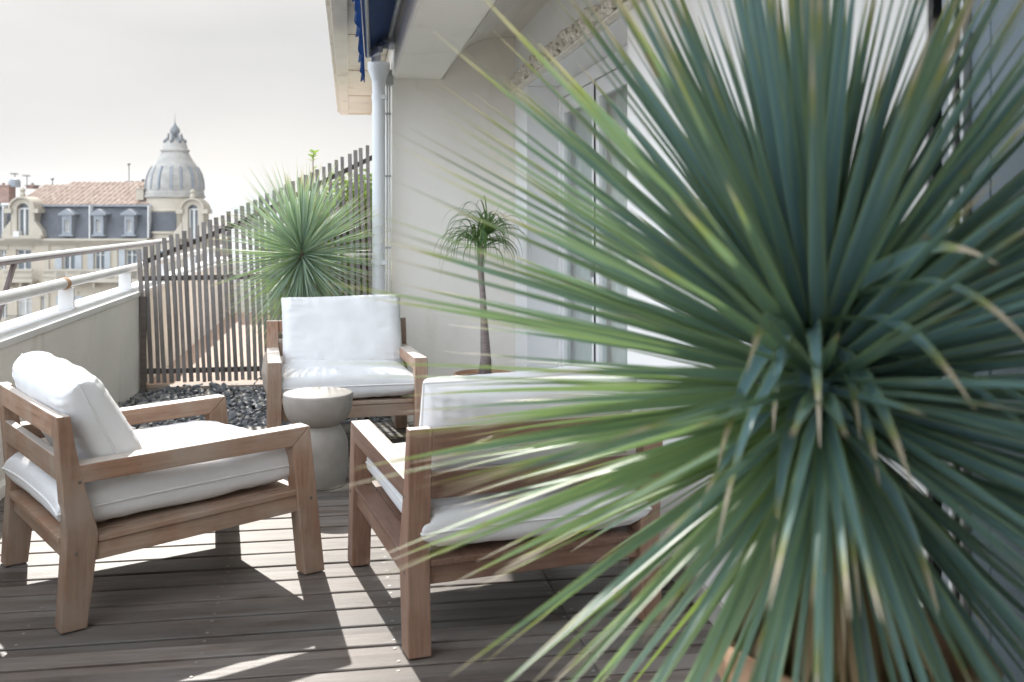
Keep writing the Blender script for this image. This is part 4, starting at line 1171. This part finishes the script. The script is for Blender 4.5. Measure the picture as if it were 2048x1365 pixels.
# arched stone dormers
def arch_dormer(px, w, pt, pb, wn, par, yf):
    """stone dormer with round pediment, real arched window opening"""
    hw = w/2; m = MB(); cz = BV(pt+hw*.92)
    seg = 20
    def ring(r0, r1, y0, y1, zc, scale=1.0):
        vs = []; 
        for i in range(seg+1):
            an = math.pi*i/seg
            for (r, yy) in ((r0, y0), (r1, y0), (r1, y1), (r0, y1)):
                vs.append((BX(px)+r*math.cos(an), yy, zc+r*math.sin(an)*scale))
        fs = []
        for i in range(seg):
            a = i*4
            for q in range(4): fs.append((a+q, a+4+q, a+4+(q+1) % 4, a+(q+1) % 4))
        fs.append((0, 1, 2, 3)); fs.append((seg*4+3, seg*4+2, seg*4+1, seg*4))
        m.add(vs, fs)
    R1 = hw*k_; rw = wn/2*k_
    zc = cz
    m.box(BX(px)-R1, BX(px)-rw, yf, yf+1.2, BV(pb), zc); m.box(BX(px)+rw, BX(px)+R1, yf, yf+1.2, BV(pb), zc)
    ring(rw, R1, yf, yf+1.2, zc, .92)
    ring(R1*.98, R1*1.14, yf-.22, yf+1.3, zc, .93)
    for s_ in (-1, 1):
        m.box(BX(px)+s_*(R1+.12)-.22, BX(px)+s_*(R1+.12)+.22, yf-.2, yf+.8, zc-.28, zc)
        m.prism([(BX(px)+s_*R1, BV(pb)), (BX(px)+s_*(R1+.62), BV(pb)), (BX(px)+s_*(R1+.5), BV(pb)+.45), (BX(px)+s_*R1, BV(pb)+1.1)][::s_], yf-.05, yf+.5)
    m.lathe([(.16, 0), (.20, .12), (.12, .3), (.22, .42), (.1, .55), (0, .6)], BX(px), yf, 8)
    for q in range(len(m.v)-48, len(m.v)): m.v[q].z += zc+R1*1.05
    o = m.build('arched_dormer', B['pale'], par)
    f = MB(); f.box(BX(px)-rw, BX(px)-rw+.09, yf+.3, yf+.4, BV(pb), zc); f.box(BX(px)+rw-.09, BX(px)+rw, yf+.3, yf+.4, BV(pb), zc); f.box(BX(px)-.06, BX(px)+.06, yf+.28, yf+.4, BV(pb), zc)
    f.box(BX(px)-rw+.09, BX(px)+rw-.09, yf+.29, yf+.4, zc-.05, zc+.05); f.build('window_frame', B['frame'], o)
    MB().box(BX(px)-rw, BX(px)+rw, yf+.42, yf+.5, BV(pb), zc+rw*.92).build('pane', B['win'], o)
    return o
arch_dormer(52, 46, 397, 475, 24, bd, -.45)
mm = MB().box(BX(38), BX(49), -.75, -.3, BV(474), BV(463)); mm.build('air_conditioner', B['frame'], bd)
MB().box(BX(16), BX(92), -.7, .2, BV(478), BV(471)).build('dormer_base', B['pale'], bd)
# tower
tx, ty = BXD(350, 2.0), 2.0
tw_ = MB(); rT = 58*k_
tw_.lathe([(rT*.97, 0), (rT*.97, BV(468)), (rT*1.06, BV(468)), (rT*1.06, BV(464)), (rT*.97, BV(463.5)), (rT*.95, BV(424)), (rT*1.0, BV(423)), (rT*1.0, BV(420)), (rT*.97, BV(419)), (rT*.97, BV(396))], tx, ty, 40)
tower = tw_.build('tower', B['pale'], bd, auto=30)
m = MB(); m.lathe([(rT*.985, BV(463)), (rT*.965, BV(425))], tx, ty, 32, math.pi*1.12, math.pi*1.62, close=False); m.build('slate_band', B['slate'], tower, smooth=True)
prof = [(59, 396), (60.5, 394), (60.5, 391), (58, 390), (58.5, 386), (58, 383.5), (57, 382), (57.2, 375), (57, 368), (55.8, 358), (53.5, 348), (50, 340), (45, 331), (39.5, 322.5), (35.5, 318), (35, 316.5), (33, 313), (30.5, 309), (29.5, 306), (27, 303.5), (27.5, 301), (29.5, 299), (29, 296), (25.5, 294), (24.5, 290), (23.5, 285), (21, 282), (20, 279), (12, 275), (8, 273)]
m = MB(); m.lathe([(r*k_, BV(p)) for r, p in prof], tx, ty, 48)
dome = m.build('dome', B['lead'], tower, smooth=True, auto=35)
# panels sunk between wide ribs: strips coloured dark to deepen the recess, raised frames
def rad(py):
    pr = prof[6:16]
    for (r0, p0), (r1, p1) in zip(pr, pr[1:]):
        if p1 <= py <= p0: return r0+(r1-r0)*(p0-py)/(p0-p1)
    return 57
nrib = 8
for i in range(nrib):
    ac = -math.pi/2-.03+2*math.pi*i/nrib
    def strip(w0, w1, off0, pya, pyb, depth):
        q = MB(); rows2 = 12; vs = []
        for j in range(rows2+1):
            py = pya+(pyb-pya)*j/rows2; rr_ = rad(py); sc2 = rr_/57
            for w in (w0, w1):
                an = ac+w*(.75+.25*sc2)
                for dd in (off0, off0+depth):
                    vs.append((tx+(rr_+dd)*k_*math.cos(an), ty+(rr_+dd)*k_*math.sin(an), BV(py)))
        fs = []
        for j in range(rows2):
            a = j*4
            fs += [(a+1, a+3, a+7, a+5), (a, a+1, a+5, a+4), (a+2, a+6, a+7, a+3)]
        fs += [(0, 2, 3, 1), (rows2*4, rows2*4+1, rows2*4+3, rows2*4+2)]
        q.add(vs, fs); return q
    strip(-.20, .20, -.25, 377, 333, .6).build('panel', B['lead_dark'], dome)
    q = strip(-.265, -.195, -.4, 379, 331, 2.6); q2 = strip(.195, .265, -.4, 379, 331, 2.6); q.add(q2.v, q2.f)
    q.build('panel_frame', B['zinc'], dome)
    ac += math.pi/nrib
    st_ = MB()
    for r_ in range(7):
        a_ = strip(-.125, .125, -.3, 380-r_*7.2, 374.4-r_*7.2, 1.5); st_.add(a_.v, a_.f)
    st_.build('rib_blocks', B['lead'], dome)
# lantern brackets and finial
for i in range(8):
    an = i*math.pi/4+.0; q = MB(); pts = []
    for (r, py) in ((22, 282), (20.5, 278), (15.5, 274), (14, 268), (13.2, 265), (15.2, 263)): pts.append((tx+r*k_*math.cos(an), ty+r*k_*math.sin(an), BV(py)))
    q.tube(pts, [.10, .12, .09, .07, .06, .05], 6); q.build('scroll_bracket', B['lead_dark'], dome, smooth=True)
m = MB(); m.lathe([(r*k_, BV(p)) for r, p in ((9, 276), (5, 272), (3.5, 269), (4, 267), (7, 265), (9.5, 261), (10, 257), (9, 253), (6, 249), (3.5, 246), (1.8, 242), (.7, 238), (.35, 222), (0, 221))], tx, ty, 20)
m.build('finial', B['lead_dark'], dome, smooth=True)
arch_dormer(389, 42, 400, 478, 20, tower, -.35)
MB().box(BX(300), BX(420), .8, 9, 0, BV(480)).build('tower_block', B['cream'], bd)
wn2 = []
for px in (325, 350, 392):
    for (pt, pb) in ((500, 541), (592, 638)):
        f = MB(); f.box(BX(px-9), BX(px+9), -.12, .2, BV(pb), BV(pt)); 
        if px != 350: fo = f.build('window', B['frame'], tower); MB().box(BX(px-7), BX(px+7), -.15, -.125, BV(pb-2), BV(pt+2)).build('pane', B['win'], fo)

# distant buildings between tower and house line
rd = random.Random(4)
specs_d = [(395, 480, 452, 150, 'pale pink distant block seen beside the domed tower', (.60, .50, .44)), (470, 560, 462, 190, 'white distant block seen through the fence slats', (.66, .64, .60)),
           (565, 660, 470, 170, 'cream distant block behind the back yucca', (.60, .54, .45)), (670, 800, 455, 210, 'greyish distant block behind the fence right end', (.55, .53, .50)),
           (-260, -160, 400, 120, 'tan distant block beyond the left edge', (.55, .48, .40))]
for (pa, pb, pt, zz, lab, cc) in specs_d:
    c0 = (FW+RT*((pa+pb)/2-1024)/2000)*zz; kk = zz/2000
    t_ = thing('distant_building', lab, 'building', (c0.x, c0.y, GZ), -YAW+rd.uniform(-.15, .15), 'distant buildings')
    w = (pb-pa)*kk/2; hgt = H+(437-pt)*kk-GZ
    ops = []
    nwx = max(2, int(2*w/2.4)); 
    for i in range(nwx):
        for j in range(int(hgt/3.2)):
            x = -w+(i+.5)*2*w/nwx; z = hgt-2.6-j*3.2
            if z > .5: ops.append((x-.5, x+.5, z, z+1.6))
    wm = paint('distant_wall', cc, .9, .08, .4)
    wall_openings(-w, w, 0, hgt, ops, 0, .35).build('wall', wm, t_)
    MB().box(-w, w, .351, 9, 0, hgt-.01).build('glazing', B['win'], t_)
    m = MB(); m.add([(-w-.4, -.5, hgt), (w+.4, -.5, hgt), (w+.4, 9.5, hgt), (-w-.4, 9.5, hgt), (-w-.4, 4.5, hgt+1.8), (w+.4, 4.5, hgt+1.8)],
                    [(0, 3, 2, 1), (0, 1, 5, 4), (2, 3, 4, 5), (1, 2, 5), (3, 0, 4)])
    m.build('roof', B['pale_roof'], t_)

# ------------------------------------------------------------------ haze
hz_m = bpy.data.materials.new('haze'); hz_m.use_nodes = True; n = hz_m.node_tree
for nd in list(n.nodes):
    if nd.type != 'OUTPUT_MATERIAL': n.nodes.remove(nd)
pv = n.nodes.new('ShaderNodeVolumePrincipled'); pv.inputs['Color'].default_value = (.88, .93, 1, 1); pv.inputs['Density'].default_value = .00042
pv.inputs['Anisotropy'].default_value = .3
n.links.new(pv.outputs[0], [x for x in n.nodes if x.type == 'OUTPUT_MATERIAL'][0].inputs['Volume'])
HAZE = True
if HAZE:
    hz_o = MB().box(-4500, 4500, -700, 6500, GZ-3, 46).build('haze', hz_m); hz_o['kind'] = 'stuff'
